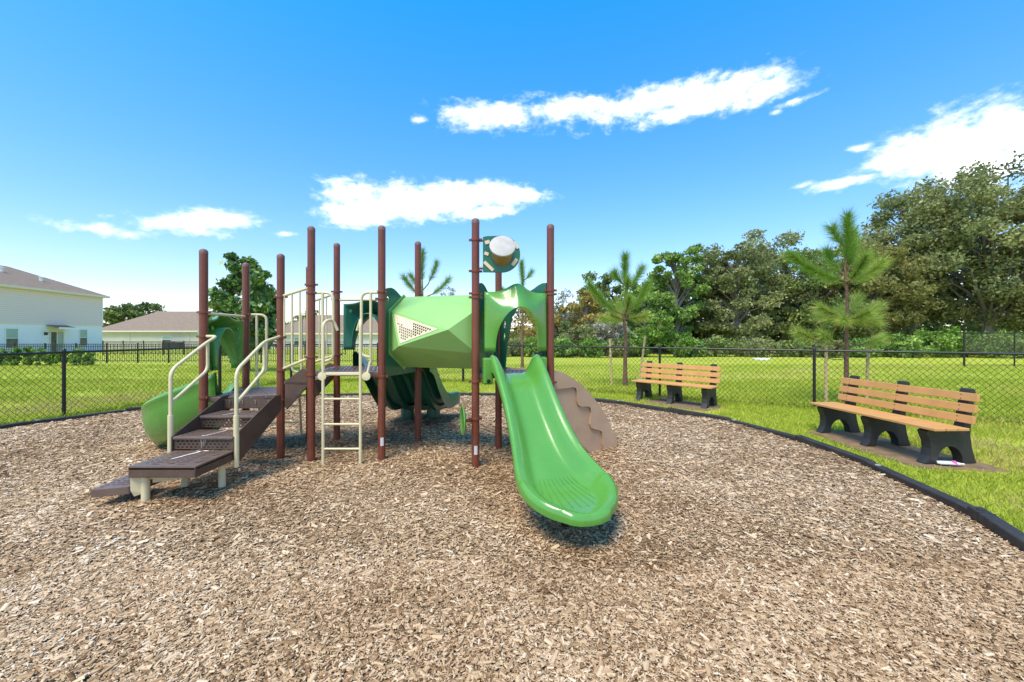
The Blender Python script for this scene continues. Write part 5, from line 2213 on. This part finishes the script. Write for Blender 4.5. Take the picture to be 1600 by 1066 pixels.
LPi, RPi = math.pi, 0.0
pine(1322, 9.0, 328, [(.63, R(172), 1.18, .66, .06, 1.3, .45), (.63, R(10), .92, .42, .2, .8, .66), (.64, R(20), .22, 1.05, .3, 2.0, .3), (.62, R(255), .75, .5, .15, 1.0, .55), (.66, R(110), .4, .65, .2, 1.1, .42), (.80, R(150), .28, .5, .2, 1.2, .36), (.62, R(310), .6, .4, .2, .9, .6),
                       (.44, R(185), .66, .25, .15, .9, .66), (.44, R(0), .68, .28, .15, .9, .7), (.43, R(270), .55, .15, .1, .9, .74), (.45, R(60), .5, .2, .1, .8, .7), (.42, R(225), .55, .04, .1, .9, .8), (.42, R(315), .5, .02, .1, .9, .86), (.43, R(120), .5, .1, .1, .8, .72), (.47, R(20), .4, .35, .1, .8, .66),
                       (.29, R(183), 1.12, .34, .62, 1.0, .64), (.29, R(200), .8, .3, .5, .7, .66), (.29, R(-5), .70, .2, .45, .9, .76)],
     'bushy young pine with low side whorls, tied to two stakes behind the bench with litter', 31, [(-.545, -.12, 1.32, .0), (.56, .1, 1.38, .03)], need_len=.29, trunk_r=.055)
pine(977, 12.1, 392, [(.52, R(178), 1.05, .95, .22, 1.3, .42), (.52, R(4), .72, .98, .25, 1.3, .42), (.52, R(265), .7, .5, .2, .9, .55), (.5, R(90), .7, .5, .2, .8, .55), (.49, R(220), .65, .12, .12, .9, .62), (.49, R(320), .7, .12, .12, .9, .62), (.48, R(180), .7, .1, .15, .8, .64), (.72, R(8), .52, .66, .25, 1.0, .36), (.74, R(190), .38, .42, .2, 1.0, .38), (.66, R(265), .35, .5, .2, .9, .42)],
     'young pine with a V of two long arms, staked behind the bench without litter', 32, [(-.42, -.05, 1.42, -.06), (.42, .05, 1.5, .2)], need_len=.3, trunk_r=.07)
pine(816, 19.5, 405, [(.62, R(175), 1.0, .6, .3, 1.1, .4), (.62, R(5), .9, .55, .3, 1.0, .4), (.6, R(270), .7, .4, .2, .8, .5), (.8, R(20), .5, .5, .3, 1, .35)], 'slender young pine with tall bare stem seen behind the front slide tower', 33, [], n_need=.8, need_len=.34, trunk_r=.075)
pine(660, 15.5, 386, [(.62, R(178), .75, .75, .25, 1.1, .4), (.6, R(3), 1.0, .75, .3, 1.1, .45), (.66, R(5), .55, 1.1, .35, 1, .38), (.6, R(265), .5, .5, .2, 1, .45), (.68, R(185), .45, .5, .2, .9, .4), (.45, R(0), 1.0, .5, .4, .8, .5), (.45, R(182), .9, .5, .4, .8, .5)],
     'young pine with upswept arms rising above the tunnel', 34, [], n_need=.8, need_len=.3, trunk_r=.07)


# ---- grass blades near the playground
def grass():
    rg = np.random.default_rng(21)
    pads = [np.array(NEAR_PAD), np.array(FAR_PAD)]
    X, Y, S = [], [], []
    for (y0, y1, dens, h) in [(.8, 4.5, 2300, .05), (4.5, 7, 1900, .055), (7, 10, 1250, .06), (10, 14, 750, .06), (14, 22, 240, .065)]:
        hw = 1.31 * y1 + 2.4
        N = int(dens * (y1 - y0) * 2 * hw)
        x = rg.uniform(-hw, hw, N)
        y = rg.uniform(y0, y1, N)
        ok = (np.abs(x) < 1.31 * y + 2.4 - .6 * rg.random(len(x)) ** 2) & ~inside(x, y, KNP)
        x, y = x[ok], y[ok]
        if y0 < 11:
            d = dist_poly(x, y, KNP)
            ok = d > .045
            for pp in pads:
                ok &= ~inside(x, y, pp)
            x, y = x[ok], y[ok]
        patch = np.sin(x * 1.7 + np.sin(y * 1.3) * 2) * np.sin(y * 1.9 + x * .5)
        ok = rg.random(len(x)) > np.clip(patch - .55, 0, .4) * 2
        x, y = x[ok], y[ok]
        X.append(x)
        Y.append(y)
        S.append(h * rg.uniform(.5, 1.35, len(x)))
    FP = [(-8.75, 4.35), (-8.33, 7.40), (-7.78, 10.6), (-7.35, 13.25), (-4.45, 13.2), (-1.6, 13.05), (1.02, 11.46), (3.66, 9.86), (6.28, 8.27), (8.9, 6.7), (11.5, 5.1)]
    for (ax_, ay_), (bx_, by_) in zip(FP[:-1], FP[1:]):           # longer unmown grass along the foot of the fence
        n_ = int(math.hypot(bx_ - ax_, by_ - ay_) * 420)
        t_ = rg.random(n_)
        keep = rg.random(n_) < .35 + .65 * (np.sin(t_ * 17 + ax_) * np.sin(t_ * 7 + 1) > -.1)
        t_ = t_[keep]
        X.append(ax_ + (bx_ - ax_) * t_ + rg.normal(0, .05, len(t_)))
        Y.append(ay_ + (by_ - ay_) * t_ + rg.normal(0, .05, len(t_)))
        S.append(.10 * rg.uniform(.4, 1.4, len(t_)))
    x, y, s = np.concatenate(X), np.concatenate(Y), np.concatenate(S)
    N = len(x)
    z = ground_z(y) - .012
    a = rg.uniform(0, 2 * math.pi, N)
    lean = rg.uniform(.15, .95, N) * s
    b = rg.uniform(0, 2 * math.pi, N)
    wd = s * .075 + .0016
    p = np.stack([x, y, z], -1)
    sd = np.stack([np.cos(a) * wd, np.sin(a) * wd, np.zeros(N)], -1)
    ld = np.stack([np.cos(b) * lean, np.sin(b) * lean, s], -1)
    md = ld * .5 + np.stack([np.zeros(N), np.zeros(N), s * .12], -1)
    V = np.stack([p - sd, p + sd, p + md + sd * .7, p + ld, p + md - sd * .7], 1).reshape(-1, 3)
    i0 = (np.arange(N) * 5)[:, None]
    F = np.concatenate([i0 + np.array([[0, 1, 2, 4]]), i0 + np.array([[4, 2, 3, 3]])], 1).reshape(-1, 4)
    # blades as two faces: quad + tip triangle kept as separate meshes of quads
    quad = F[0::2]
    patch = np.zeros(N)
    for (qx, qy, rx, ry) in [(6.15, 4.7, .9, .5), (6.6, 5.6, .8, .7), (4.9, 3.6, .5, .35), (-9.6, 8.3, 1.0, .9), (-9.3, 9.6, 1.0, 1.0), (9.5, 15, 2.2, 1.2), (14, 17.5, 3, 1.2), (21, 21, 4, 1), (-5, 16, 2, .8), (18, 27, 6, 1.5)]:
        patch = np.maximum(patch, np.exp(-((x - qx) / rx) ** 2 - ((y - qy) / ry) ** 2))
    dry = np.clip(.5 + .5 * np.sin(x * .9 + 1 + np.sin(y * .8)) * np.sin(y * .7 - x * .4), 0, 1)
    ti = np.clip(rg.normal(.45, .13, N) + (dry > .8) * .2 + .62 * patch * rg.uniform(.3, 1.2, N), 0, 1)
    V2 = np.stack([p - sd, p + sd, p + md + sd * .55, p + ld], 1).reshape(-1, 3)
    F2 = np.arange(N * 4).reshape(N, 4)
    mt = tint_mat('grass_blade', [(0, (.22, .31, .02)), (.35, (.35, .42, .04)), (.65, (.45, .48, .06)), (.85, (.54, .46, .12)), (1, (.58, .44, .2))], .65, .3, spec=.2)
    o = link('grass', np_mesh('grass', V2, F2, ti), mt)
    tag(o, 'short bright green lawn grass round the play area', 'grass', kind='stuff')
    return N


N_GRASS = grass()
print('chips', N_CHIPS, 'grass', N_GRASS, 'tris', sum(len(o.data.polygons) * 2 for o in scene.objects if o.type == 'MESH'))
